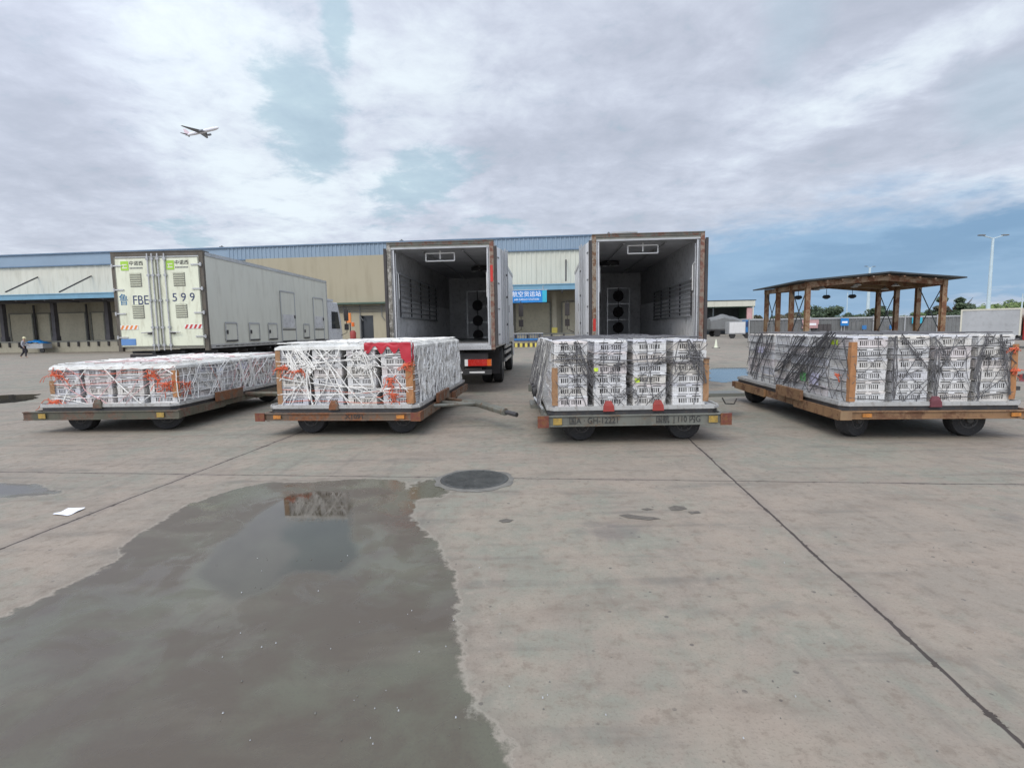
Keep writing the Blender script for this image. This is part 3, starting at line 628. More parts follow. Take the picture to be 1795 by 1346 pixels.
def trolley(loc, rz, dz, beam, label, bx0=-1.32, bx1=1.32, bh=0.14, stop='stop_maroon', stops=(0.0,), refl='reflector_orange', corner=None, wheels=((-0.62, 0), (0.78, 0.35)), side='R'):
    t = empty('cargo_trolley', loc, rz, label, 'trolley', 'flat airport trolleys carrying crate loads')
    hw = DW_ / 2; top = dz
    m = MB(); c = 0.10                                         # chamfered plate
    pl = [(-hw + c, 0), (hw - c, 0), (hw, c), (hw, DL - c), (hw - c, DL), (-hw + c, DL), (-hw, DL - c), (-hw, c)]
    m.prism(pl, top - 0.035, top, 'z', 'deck_steel')
    for y in (0.02, DL - 0.02): m.box(-hw + c, hw - c, y - .012, y + .012, top, top + .022, 'deck_steel')
    for x in (-hw + .02, hw - .02): m.box(x - .012, x + .012, c, DL - c, top, top + .022, 'deck_steel')
    for i in range(9): m.box(-hw + .1, hw - .1, .25 + i * .45, .29 + i * .45, top + .0005, top + .006, 'metal_lt')
    m.build('deck', t, bevel=.004)
    m = MB()
    pl2 = [(x * .985, .02 + y * (DL - .04) / DL) for x, y in pl]
    m.prism(pl2, top - 0.10, top - 0.0352, 'z', 'dark_steel'); m.build('edge_rail', t)
    m = MB()
    zb1 = top - 0.092; zb0 = zb1 - bh
    m.box(bx0, bx1, -0.055, 0.0, zb0, zb1, beam); m.box(bx0, bx1, -0.075, -0.055, zb1 - .016, zb1, beam); m.box(bx0, bx1, -0.075, -0.055, zb0, zb0 + .016, beam)
    m.box(bx0 + .08, bx1 - .08, 0, .09, zb1 - .05, zb1 - .009, 'dark_steel')
    mr_ = MB(); mr_.box(bx0, bx1, DL, DL + .055, zb0, zb1, beam); mr_.build('rear_beam', t)
    bo = m.build('bumper_beam', t, bevel=.004)
    for x in ((bx0 + .20, bx1 - .30) if beam == 'beam_grey' else (bx0 + .28, bx1 - .36)):
        m = MB(); m.box(x, x + .12, -.083, -.0745, zb0 + .03, zb1 - .03, refl); m.build('reflector', bo)
    if corner:
        for x0, x1 in ((bx0 - .012, bx0 + .14), (bx1 - .14, bx1 + .012)):
            m = MB(); m.box(x0, x1, -.086, -.076, zb0 - .008, zb1 + .006, corner)
            m.build('corner_plate', bo)
    # frame: side channels, cross members, springs, axles
    m = MB()
    for sx in (-1, 1):
        m.box(sx * (hw - .05) - .035, sx * (hw - .05) + .035, .02, DL - .02, top - .22, top - .101, beam)
        m.box(sx * (hw + .012) - .02, sx * (hw + .012) + .02, .03, DL * .33, top - .23, top - .09, beam)
        m.box(sx * (hw + .012) - .02, sx * (hw + .012) + .02, DL * .62, DL - .03, top - .23, top - .09, beam)
        m.box(sx * .32 - .04, sx * .32 + .04, .05, DL - .05, top - .24, top - .102, 'chassis')
    for y in (.35, 1.2, 2.1, 3.0, DL - .35): m.box(-hw + .09, hw - .09, y - .05, y + .05, top - .21, top - .103, 'chassis')
    m.build('frame', t)
    for x, turn in wheels:
        m = MB(); m.cyl((x, .30, .245), (x, DL - .30, .245), .04, 'chassis', 10)
        for y in (.62, DL - .62): m.box(x - .26, x + .26, y - .04, y + .04, .30, .34, 'dark_steel'); m.box(x - .06, x + .06, y - .05, y + .05, .24, top - .2, 'dark_steel')
        m.build('axle', t)
        wheel(t, x, .30, .238, turn=turn); wheel(t, x, DL - .36, .238, turn=turn)
    for x in stops:
        m = MB(); m.taper((x - .078, x + .078, -.02, .03), (x - .07, x + .07, -.02, .03), top - .05, top + .03, stop); m.taper((x - .068, x + .068, -.015, .03), (x - .04, x + .04, .0, .03), top + .0305, top + .095, stop)
        m.build('pallet_stop', t, bevel=.004)
    s = 1 if side == 'R' else -1                               # stop boxes along the side
    m = MB(); x = s * (hw + .03)
    m.box(min(x, x + s * .05), max(x, x + s * .05), 1.05, 1.95, top - .10, top + .07, 'beam_rust' if beam != 'beam_orange' else beam); m.build('side_stop', t, bevel=.006)
    return t
VP = [930, 981, 897, 957]
ed = [((56, 312), (712, 708), .46), ((464, 737), (713, 712), .46), ((951, 1274), (716, 712), .50), ((1481, 1793), (710, 704), .50)]
TR = []
for i, ((xa, xb), (ya, yb), z) in enumerate(ed):
    a = on_z(xa, ya, z); b = on_z(xb, yb, z); mid = (a + b) / 2; TR.append((Vector((mid.x, mid.y, 0)), yaw_of(VP[i]), z)); print('trolley', i, mid[:], (b - a).length)
t1 = trolley(*TR[0], 'beam_olive', 'leftmost trolley with olive grey beam and one wheel showing in profile', -1.36, 1.28, .14, 'beam_olive', (-.12, ), 'reflector_yellow', wheels=((-.62, 0), (.85, .45)))
t2 = trolley(*TR[1], 'beam_rust', 'rusty brown trolley with tow bar swung right, under the red sheeted load', -1.34, 1.24, .115, 'beam_rust', (-.12,), 'reflector_orange', 'corner_red', wheels=((-.60, 0), (.86, .4)))
t3 = trolley(*TR[2], 'beam_grey', 'grey trolley with wide lettered front beam and two red stops', -1.32, 1.30, .15, 'stop_red', (-.35, .33), 'reflector_yellow', 'corner_red', wheels=((-.72, .35), (.76, 0)), side='L')
t4 = trolley(*TR[3], 'beam_orange', 'rightmost trolley with rusty orange rails', -1.25, 1.30, .11, 'stop_maroon', (.02,), 'reflector_orange', 'canopy_rust', wheels=((-.90, .45), (.62, 0)), side='L')
text('国A · GH-12221', .115, 'ink_black', t3, (-.56, -.0585, TR[2][2] - .167), fit=.66, name='lettering')
text('国航  | 110 内G', .115, 'ink_black', t3, (.59, -.0585, TR[2][2] - .167), fit=.60, name='lettering')
text('X1091', .085, 'ink_black', t2, (.22, -.0585, TR[1][2] - .15), sx=1.3, name='lettering')
# tow bars
def towbar(t, z, pts, mat, label=None):
    m = MB(); m.tube(pts, .032, mat, 8); return m
hw = DW_ / 2
m = MB()
Mi = (Matrix.Translation(TR[1][0]) @ Matrix.Rotation(TR[1][1], 4, 'Z')).inverted()
A_, B_, C_, D_ = (Mi @ on_z(*p) for p in ((795, 704, .34), (838, 707, .33), (886, 722, .30), (906, 727, .28)))
m.tube([(hw - .15, A_.y - .55, .34), tuple(B_)], .03, 'beam_grey', 8); m.tube([(hw - .15, A_.y + .6, .34), tuple(B_ + Vector((0, .05, 0)))], .03, 'beam_rust', 8); m.tube([(hw - .15, A_.y, .34), tuple(B_)], .026, 'beam_grey', 8)
m.tube([tuple(A_.lerp(B_, .4)), tuple(B_), tuple(C_)], .06, 'beam_grey', 8); m.tube([tuple(C_.lerp(B_, .08)), tuple(D_)], .036, 'dark_steel', 8)
m.build('tow_bar', t2, True)
m = MB(); m.tube([(hw - .1, 2.2, .36), (hw + .55, 2.2, .36), (hw + .95, 2.1, .34)], .05, 'beam_olive', 8); m.build('tow_bar', t1, True)
m = MB(); m.box(hw + .0, hw + 1.15, 1.9, 2.3, .37, .43, 'beam_grey'); m.box(hw + .02, hw + .12, 1.55, 1.63, .20, .43, 'beam_grey'); m.tube([(hw + .1, 1.6, .4), (hw + .5, 1.85, .4)], .03, 'beam_grey', 8)
m.tube([(hw + .75, 1.88, .36), (hw + .8, 1.86, .26), (hw + .95, 1.86, .25), (hw + 1.0, 1.88, .34)], .012, 'dark_steel', 6); m.build('tow_bar', t3)
m = MB(); m.box(hw - .2, hw + .9, 1.2, 1.34, .52, .58, 'dark_steel'); m.build('tow_bar', t4)
# coupling gear at the left of the grey trolley
m = MB()
for y in (1.2, 1.6):
    m.tube([(-hw - .08, y, .40), (-hw - .10, y, .62), (-hw - .14, y - .03, .70)], .02, 'dark_steel', 8)
    m.lathe([(.07, -.02), (.09, -.02), (.09, .02), (.07, .02)], 'dark_steel', 16, 'x', (-hw - .12, y, .60))
m.box(-hw - .18, -hw - .02, 1.1, 1.7, .34, .40, 'beam_grey'); m.tube([(-hw - .05, .2, .48), (-hw - .12, 1.1, .52)], .018, 'metal_lt', 6); m.build('hitch', t3, True)

# ------------------------------------------------------------------ loads
LW = 0.552; DPI = 0.642
LOADN = ['the leftmost load', 'the red sheeted load', 'the lettered trolley load', 'the rightmost load']
LH = []
for i, (loc, rz, z) in enumerate(TR):
    nt_ = 4 if i == 0 else 6; side = 3 if i in (0, 1) else 0     # column seen from the side
    R_ = Matrix.Translation((loc.x, loc.y, z)) @ Matrix.Rotation(rz, 4, 'Z'); sheet = i in (0, 1)
    xoff = {0: .05, 1: 0.0, 2: -.02, 3: .06}[i]
    th = CH if i != 0 else .155
    LH.append(nt_ * th)
    for cx in range(4):
        for cy in range(6):
            for t in range(nt_):
                jx, jy, ja = rn(-.008, .008), rn(-.010, .010), rn(-.012, .012)
                if i == 0 and cy == 0: jx += .0
                p = Vector(((cx - 1.5) * LW + xoff + jx, .17 + CD / 2 + cy * DPI + jy, t * th))
                seen = cy == 0 or cx == side or (t == nt_ - 1 and not sheet)
                if not seen:
                    fill_crate(R_ @ Matrix.Translation(p) @ Matrix.Rotation(ja, 4, 'Z')); continue
                tier = 'lowest' if t == 0 else 'top' if t == nt_ - 1 else ['', 'second', 'third', 'fourth', 'fifth'][t]
                if cy == 0:
                    lab = 'white crate, %s tier, %s, front row of %s' % (tier, ['leftmost', 'second column from left', 'third column from left', 'rightmost'][cx], LOADN[i])
                elif cx == side:
                    lab = 'white crate, %s tier, %s stack back along near side of %s' % (tier, ['', 'second', 'third', 'fourth', 'fifth', 'sixth'][cy], LOADN[i])
                else:
                    lab = 'white crate, top tier, column %s, row %s back, %s' % (['one', 'two', 'three', 'four'][cx], ['one', 'two', 'three', 'four', 'five', 'six'][cy], LOADN[i])
                put_crate(R_ @ p, rz + ja, lab)
tag(fill.build('inner_crates'), 'white slatted crates packed inside and behind the outer rows of all four loads', 'crates', GROUPC, 'stuff')

# ------------------------------------------------------------------ nets, sheets, boards
def rope_face(m, O, U, Nn, Wd, H, n, mat, r=.0055, lean=.3, flare=0.0, wig=.03, top=0.0, seg=14):
    """n hanging strands on the face O + U*u + Z*v, standing off along Nn"""
    for i in range(n):
        u = (i + rn(.1, .9)) / n * Wd; u1 = u + rn(-lean, lean); ph = rn(0, 9); pts = []
        for k in range(seg + 1):
            f_ = k / seg; v = H * (1 - f_) + top * (1 - f_)
            uu = u + (u1 - u) * f_ + wig * mnoise.noise(Vector((i * 1.7, f_ * 5 + ph, 0)))
            uu = min(max(uu, -.03), Wd + .03)
            off = .012 + .022 * abs(mnoise.noise(Vector((i * 3.1, f_ * 6, ph)))) + flare * f_
            pts.append(O + U * uu + Vector((0, 0, v)) + Nn * off)
        m.tube(pts, r * rn(.7, 1.3), mat, 4, False)
def rope_cross(m, O, U, Nn, Wd, H, n, mat, r=.006, seg=18):
    for i in range(n):
        v0 = rn(.05, .95) * H; v1 = min(max(v0 + rn(-.28, .28), .02), H); ph = rn(0, 9); pts = []
        a, b = (-.02, Wd + .02) if random.random() < .55 else sorted((rn(0, Wd), rn(0, Wd)))
        for k in range(seg + 1):
            f_ = k / seg; pts.append(O + U * (a + (b - a) * f_) + Vector((0, 0, v0 + (v1 - v0) * f_ - .05 * math.sin(math.pi * f_) + .05 * mnoise.noise(Vector((f_ * 4, ph, i)))))
                                     + Nn * (.02 + .02 * abs(mnoise.noise(Vector((f_ * 5, i, ph))))))
        m.tube(pts, r * rn(.7, 1.3), mat, 4, False)
def rope_diag(m, O, U, Nn, Wd, H, n, mat, r=.007, seg=14):
    for i in range(n):
        u0 = rn(-.3, Wd + .3); sg = random.choice((-1, 1)); u1 = u0 + sg * rn(.35, 1.0); ph = rn(0, 9); pts = []
        for k in range(seg + 1):
            f_ = k / seg; u = u0 + (u1 - u0) * f_ + .13 * mnoise.noise(Vector((f_ * 2.2, ph, i)))
            if u < 0 or u > Wd: continue
            pts.append(O + U * u + Vector((0, 0, H * (1.0 - f_))) + Nn * (.02 + .022 * abs(mnoise.noise(Vector((f_ * 5, i, ph))))))
        if len(pts) > 2: m.tube(pts, r * rn(.7, 1.3), mat, 4, False)
def knot(m, c, U, Nn, mat, n=14, s=.10, r=.006):
    for i in range(n):
        a = rn(0, 6.28); L = rn(.25, 1) * s; ph = rn(0, 99); pts = []; off = U * rn(-.25, .25) * s + Vector((0, 0, rn(-.12, .12) * s))
        for k in range(9):
            f_ = k / 8; w = mnoise.noise_vector(Vector((f_ * 2.5, ph, 0))) * s * .75 * f_
            pts.append(c + off + U * (math.cos(a) * L * f_ * 1.2 + w.x) + Vector((0, 0, math.sin(a) * L * f_ * .7 - .5 * L * f_ * f_ + w.z)) + Nn * (.045 - .025 * f_ + .01 * math.sin(i)))
        m.tube(pts, r * rn(.7, 1.3), mat, 4, False)
def bundle(m, p0, p1, Nn, mat, n=10, spread=.05, r=.007):
    for i in range(n):
        ph = rn(0, 9); o = rn(-spread, spread); U = (p1 - p0).cross(Nn).normalized(); pts = []
        for k in range(13):
            f_ = k / 12; p = p0.lerp(p1, f_); pts.append(p + U * (o * (.5 + math.sin(math.pi * f_)) + .02 * mnoise.noise(Vector((f_ * 6, ph, i)))) + Nn * (.03 + .02 * abs(math.sin(ph + f_ * 4))))
        m.tube(pts, r, mat, 4, False)
def top_ropes(m, Wd, D_, H, n, mat, r=.006, x0=0, y0=0, wig=.25):
    for i in range(n):
        long = random.random() < .45; pts = []; ph = rn(0, 99)
        a = Vector((x0, y0 + rn(0, D_), H)); b = Vector((x0 + Wd, y0 + rn(0, D_), H))
        if long: a = Vector((x0 + rn(0, Wd), y0, H)); b = Vector((x0 + rn(0, Wd), y0 + D_, H))
        for k in range(15):
            f_ = k / 14; p = a.lerp(b, f_); w = math.sin(math.pi * f_)
            q_ = p + Vector((wig * w * mnoise.noise(Vector((f_ * 3, ph, 0))), wig * w * mnoise.noise(Vector((f_ * 3, 0, ph))), .010 + .03 * abs(mnoise.noise(Vector((f_ * 6, ph, 3))))))
            pts.append(q_)
        m.tube(pts, r * rn(.7, 1.3), mat, 4, False)
WL = 3 * LW + CW + .02; DLo = 5 * DPI + CD
EX, EY = Vector((1, 0, 0)), Vector((0, 1, 0))
def load_root(i): 
    loc, rz, z = TR[i]; xoff = [.05, 0, -.02, .06][i]
    M_ = Matrix.Translation((loc.x, loc.y, z)) @ Matrix.Rotation(rz, 4, 'Z') @ Matrix.Translation((xoff - WL / 2, .17, 0))
    return M_
def place(o, i): o.matrix_world = load_root(i); return o
FO = Vector((0, 0, 0))
# white wrinkled cover sheets
def sheet(i, x0, x1, y0, y1, H, over, mat, drop=.05, amp=.02, name='cover_sheet', nx=56, ny=80):
    m = MB(); vs = []
    xs = [x0 - over + (x1 - x0 + 2 * over) * k / nx for k in range(nx + 1)]; ys = [y0 - over + (y1 - y0 + 2 * over) * k / ny for k in range(ny + 1)]
    for y in ys:
        for x in xs:
            dx = max(x0 - x, x - x1, 0); dy = max(y0 - y, y - y1, 0); d = max(dx, dy)
            w = mnoise.noise(Vector((x * 5, y * 2.2, i))) + .6 * mnoise.noise(Vector((x * 13, y * 6, i))) + .4 * mnoise.noise(Vector((x * 3, y * 24, i)))
            xx = min(max(x, x0 - .018 - .2 * dx * 0), x1 + .018) ; yy = min(max(y, y0 - .018), y1 + .018)
            if d > 0: 
                dd = d * (1.0 + .35 * mnoise.noise(Vector((x * 6, y * 6, 7)))); z = H + .012 - dd
                nrm = .010 * w
                if dx >= dy: xx += nrm * (1 if x > x1 else -1) + (1 if x > x1 else -1) * .012
                else: yy += nrm * (1 if y > y1 else -1) + (1 if y > y1 else -1) * .012
            else: z = H + .014 + amp * (.6 + w) * .9
            vs.append((xx, yy, z))
    k = nx + 1
    m.add(vs, [(j * k + a, j * k + a + 1, (j + 1) * k + a + 1, (j + 1) * k + a) for j in range(ny) for a in range(nx)], mat)
    o = m.build(name, smooth=True); place(o, i); return o
tag(sheet(0, 0, WL, 0, DLo, LH[0], .05, 'sheet_white', amp=.028), 'thin white wrinkled plastic sheet covering the low leftmost load', 'cover sheet', 'white cover sheets over loads')
tag(sheet(1, 0, WL, 0, DLo, LH[1], .06, 'sheet_white', amp=.026), 'thin white wrinkled plastic sheet covering the load with the red corner', 'cover sheet', 'white cover sheets over loads')
m = MB()
vs = []; nx_, ny_ = 24, 14
for j in range(ny_ + 1):
    for k_ in range(nx_ + 1):
        u = WL - .72 + .735 * k_ / nx_; f_ = j / ny_; d = f_ * (.09 + .05 * math.sin(k_ * .9) + (.16 if k_ > nx_ - 6 else 0) + .05 * mnoise.noise(Vector((u * 9, 0, 2))))
        if f_ < .25: vs.append((u, -.032 + .10 * (1 - f_ * 4), LH[1] + .052 + .004 * math.sin(k_)))
        else: vs.append((u, -.045 - .012 * mnoise.noise(Vector((u * 12, f_ * 3, 1))), LH[1] + .045 - (d * (f_ - .25) / .75) * 1.2))
m.add(vs, [(j * (nx_ + 1) + a, j * (nx_ + 1) + a + 1, (j + 1) * (nx_ + 1) + a + 1, (j + 1) * (nx_ + 1) + a) for j in range(ny_) for a in range(nx_)], 'sheet_red')
vs = []                                                        # the flap round the corner
for j in range(9):
    for k_ in range(7):
        vs.append((WL + .036 + .006 * math.sin(j + k_), -.045 + .075 * k_ / 6, LH[1] + .045 - .34 * j / 8 * (1 - .3 * k_ / 6)))
m.add(vs, [(j * 7 + a, j * 7 + a + 1, (j + 1) * 7 + a + 1, (j + 1) * 7 + a) for j in range(8) for a in range(6)], 'sheet_red')
o = m.build('corner_sheet', smooth=True); place(o, 1); tag(o, 'crimson plastic sheet folded over the top front corner of a crate load', 'sheet')

# nets
G = 'nets thrown over the crate loads'
def net(i, label, build):
    m = MB(); build(m); o = m.build('cargo_net'); place(o, i); return tag(o, label, 'cargo net', G)
def n0(m):
    H = LH[0]; sd = Vector((WL, 0, 0))
    rope_diag(m, FO, EX, -EY, WL, H, 7, 'rope_white', .008); rope_cross(m, FO, EX, -EY, WL, H, 3, 'rope_white')
    rope_face(m, sd, EY, EX, DLo, H, 34, 'rope_white', .008, .25, .03, .09); rope_diag(m, sd, EY, EX, DLo, H, 22, 'rope_white', .008); rope_cross(m, sd, EY, EX, DLo, H, 7, 'rope_white')
    top_ropes(m, WL, DLo, H + .045, 30, 'rope_white', .009); top_ropes(m, WL, DLo, H + .045, 9, 'rope_pink', .007); rope_diag(m, FO, EX, -EY, WL, H, 7, 'rope_pink', .006); rope_cross(m, FO, EX, -EY, WL, H, 3, 'rope_orange', .004); rope_diag(m, sd, EY, EX, DLo, H, 12, 'rope_pink', .007); rope_diag(m, sd, EY, EX, DLo, H, 4, 'rope_orange', .004)
    for u in (1.9, 2.3): bundle(m, sd + EY * u + Vector((0, 0, H)), sd + EY * (u + .15) + Vector((0, 0, .05)), EX, 'rope_white', 7)
def n1(m):
    H = LH[1]; sd = Vector((WL, 0, 0))
    rope_diag(m, FO, EX, -EY, WL, H, 13, 'rope_white', .008); rope_cross(m, FO, EX, -EY, WL, H, 5, 'rope_white', .008)
    for u, v in ((.5, .62), (1.5, .60), (1.35, .80)): knot(m, FO + EX * u + Vector((0, 0, v)), EX, -EY, 'rope_white', 22, .2, .008)
    for a, b in (((.28, 1.0), (.55, .55)), ((.40, .95), (.62, .62)), ((.50, .6), (.52, .1)), ((1.4, .9), (1.55, .3)), ((.18, .9), (.34, .5))):
        bundle(m, FO + EX * a[0] + Vector((0, 0, a[1] * H)), FO + EX * b[0] + Vector((0, 0, b[1] * H)), -EY, 'rope_white', 5, .03, .008)
    rope_face(m, sd + EY * .25, EY, EX, DLo - .25, H, 70, 'rope_white', .010, .22, .05, .16); rope_diag(m, sd, EY, EX, DLo, H, 26, 'rope_white', .008); rope_cross(m, sd, EY, EX, DLo, H, 12, 'rope_white')
    top_ropes(m, WL, DLo, H + .045, 36, 'rope_white', .008); rope_cross(m, FO, EX, -EY, WL, H, 3, 'rope_orange', .004); rope_diag(m, FO, EX, -EY, WL, H, 6, 'rope_white', .005)
def n2(m):
    H = LH[2]
    rope_diag(m, FO, EX, -EY, WL, H, 18, 'rope_dark', .0045); rope_cross(m, FO, EX, -EY, WL, H, 6, 'rope_dark', .0045)
    rope_face(m, FO, EX, -EY, WL, H, 8, 'rope_dark', .0055, .35)
    for u, v in ((.25, .72), (.5, .42), (.95, .60), (1.55, .62), (1.95, .62), (1.05, .2)): knot(m, FO + EX * u + Vector((0, 0, v)), EX, -EY, 'rope_dark', 9, .20, .005)
    rope_face(m, FO, EY, -EX, DLo, H, 26, 'rope_dark', .006, .30, .20, .05); rope_face(m, FO, EY, -EX, DLo, H, 34, 'rope_grey', .006, .30, .19, .05); rope_face(m, FO, EY, -EX, DLo, H, 12, 'rope_white', .006, .30, .17, .05)
    top_ropes(m, WL, DLo, H + .012, 24, 'rope_dark', .007)
    for u in (.3, 1.85): bundle(m, FO + EX * u + Vector((0, 0, H)), FO + EX * (u + .25) + Vector((0, 0, .3)), -EY, 'rope_dark', 8, .05, .006)
    m.tube([FO + Vector((-.02, -.05, H * .72 + .02 * math.sin(k))) + EX * (WL + .04) * k / 10 for k in range(11)], .009, 'rope_dark', 5)
def n3(m):
    H = LH[3]
    rope_diag(m, FO, EX, -EY, WL, H, 20, 'rope_dark', .0045); rope_cross(m, FO, EX, -EY, WL, H, 6, 'rope_dark', .006)
    for (a, b) in (((.62, 1.02), (.95, .55)), ((1.75, 1.02), (1.60, .35)), ((1.05, .98), (1.25, .6)), ((.55, 1.0), (.56, .05)), ((1.1, .8), (1.12, .05)), ((1.64, .7), (1.67, .05)), ((1.9, 1.0), (2.08, .1))):  # the upright ones draw the shaded column gaps as dark rope
        bundle(m, FO + EX * a[0] + Vector((0, 0, a[1] * H)), FO + EX * b[0] + Vector((0, 0, b[1] * H)), -EY, 'rope_dark', 5, .035, .0055)
    for u, v in ((1.7, .62), (1.1, .5), (1.95, .7)): knot(m, FO + EX * u + Vector((0, 0, v)), EX, -EY, 'rope_dark', 10, .20, .0055)
    rope_diag(m, FO, EY, -EX, DLo, H, 34, 'rope_dark', .0065); rope_cross(m, FO, EY, -EX, DLo, H, 7, 'rope_dark')
    for (a, b) in (((.55, 1.03), (2.0, .05)), ((.45, 1.03), (1.6, .1)), ((1.3, 1.0), (2.4, .3)), ((3.0, 1.0), (3.5, .1)), ((.35, 1.02), (1.15, .2))):
        bundle(m, FO + EY * a[0] + Vector((0, 0, a[1] * H)), FO + EY * b[0] + Vector((0, 0, b[1] * H)), -EX, 'rope_dark', 7, .10, .0075)
    top_ropes(m, WL, DLo, H + .012, 22, 'rope_dark', .007)
net(0, 'white rope net tangled over the low leftmost crate load', n0)
net(1, 'dense white rope net over the load with the red corner sheet', n1)
net(2, 'dark grey rope net flaring out over the load on the lettered trolley', n2)
net(3, 'dark grey rope net bunched in thick diagonals over the rightmost load', n3)
# orange ties
def ties(i, label, pts, n=14, s=.16):
    for (p, U, Nn, where) in pts:
        m = MB(); knot(m, Vector(p), U, Nn, 'rope_orange', n, s, .0055); m.tube([Vector(p) + U * (-.06) + Nn * .03, Vector(p) + Nn * .035, Vector(p) + U * .06 + Nn * .03], .012, 'rope_orange', 5)
        o = m.build('string_tie'); place(o, i); tag(o, 'knotted orange string ' + where, 'string tie', 'orange string ties on the loads')
F_ = (EX, -EY); SD = (EY, EX); SL = (EY, -EX)
ties(0, '', [((.1, -.01, .50), *F_, 'at top left front corner of leftmost load'), ((2.0, -.01, .33), *F_, 'mid height at right front corner of leftmost load'), ((1.78, -.01, .47), *F_, 'trailing across the upper right front crates of leftmost load'),
         ((.03, -.01, .05), *F_, 'at bottom left front corner of leftmost load'), ((WL, .25, .3), *SD, 'round the corner on the side of leftmost load')], 16, .22)
ties(1, '', [((.12, -.01, .58), *F_, 'high at left front corner of red sheeted load'), ((.34, -.01, .54), *F_, 'one crate in from left front corner of red sheeted load'), ((2.08, -.02, .62), *F_, 'just below the red sheet on the right board'),
         ((1.8, -.01, .40), *F_, 'mid height on rightmost crates of red sheeted load'), ((1.86, -.01, .16), *F_, 'low on rightmost crates of red sheeted load')], 11, .18)
ties(3, '', [((2.08, -.02, .72), *F_, 'high at right edge of rightmost load'), ((2.12, -.02, .42), *F_, 'mid height at right edge of rightmost load'), ((0, .30, .35), *SL, 'on left side of rightmost load near its front corner')], 8, .10)
# cardboard corner boards
def board(i, x, y, z0, z1, lab, mat='cardboard', sx=1, w=.055):
    m = MB(); seg = 7; a = []
    for k in range(seg + 1):
        z = z0 + (z1 - z0) * k / seg; b = .005 * math.sin(k * 2.1 + x)
        a += [(x - sx * w, y - .024 + b, z), (x - sx * w * .3, y - .028 - b, z), (x + sx * .024, y - .026 + b, z), (x + sx * .026 + b, y + w, z)]
    m.add(a, [(4 * k + j, 4 * k + j + 1, 4 * k + j + 5, 4 * k + j + 4) for k in range(seg) for j in range(3)], mat)
    o = m.build('corner_board'); sm = o.modifiers.new('t', 'SOLIDIFY'); sm.thickness = .004; place(o, i)
    tag(o, lab, 'corner board', 'brown cardboard corner boards')
board(0, 0, 0, .18, .40, 'short brown cardboard board at left front corner of leftmost load', sx=-1)
board(0, WL, 0, .10, .55, 'brown cardboard board with orange string, at right front corner of leftmost load', 'cardboard_orange')
board(1, 0, 0, .02, .86, 'tall brown cardboard board at left front corner of red sheeted load', sx=-1)
board(1, WL, 0, .02, .72, 'orange brown cardboard board under the red sheet corner', 'cardboard_orange', w=.09)
board(2, 0, 0, .02, .55, 'brown cardboard board at left front corner of load on lettered trolley', sx=-1)
board(2, WL, 0, .05, .66, 'brown cardboard board at right front corner of load on lettered trolley')
board(3, 0, 0, .01, .84, 'tall brown cardboard board at left front corner of rightmost load', 'cardboard_orange', sx=-1)
board(3, WL, 0, .03, .78, 'orange brown cardboard board at right front corner of rightmost load', 'cardboard_orange')
# paper tags
def ptag(i, p, U, Nn, w, h, mat, lab):
    m = MB(); p = Vector(p); Z = Vector((0, 0, 1)); vs = []
    for j in range(4):
        for k in range(4): vs.append(p + U * (w * k / 3) + Z * (h * j / 3) + Nn * (.012 + .006 * math.sin(k * 1.7 + j)))
    m.add(vs, [(j * 4 + k, j * 4 + k + 1, j * 4 + k + 5, j * 4 + k + 4) for j in range(3) for k in range(3)], mat)
    o = m.build('paper_tag'); sm = o.modifiers.new('t', 'SOLIDIFY'); sm.thickness = .0015; place(o, i); tag(o, lab, 'tag', 'paper tags on the crates')
ptag(2, (.56, 0, .49), *F_, .06, .05, 'paper_lime', 'small lime tag on second column crate of the load on the lettered trolley')
ptag(2, (1.13, 0, .325), *F_, .07, .06, 'paper_lime', 'lime tag on third column crate of the load on the lettered trolley')
ptag(3, (0, .35, .79), *SL, .2, .07, 'paper_lime', 'lime tag high on left side of the rightmost load')
ptag(3, (0, 1.25, .17), *SL, .22, .15, 'paper_green', 'green sheet low on left side of the rightmost load')
ptag(3, (0, .85, .15), *SL, .30, .18, 'paper_label', 'pale lilac printed sheet low on left side of the rightmost load')
ptag(3, (0, 2.9, .55), *SL, .5, .12, 'paper_label', 'lilac printed sheet high towards the back of the rightmost load')
ptag(0, (WL, 1.9, .42), *SD, .35, .14, 'paper_label', 'lilac printed sheet on the side of the leftmost load')
ptag(0, (WL, 1.15, .36), *SD, .22, .14, 'paper_white', 'white printed sheet on the side of the leftmost load')
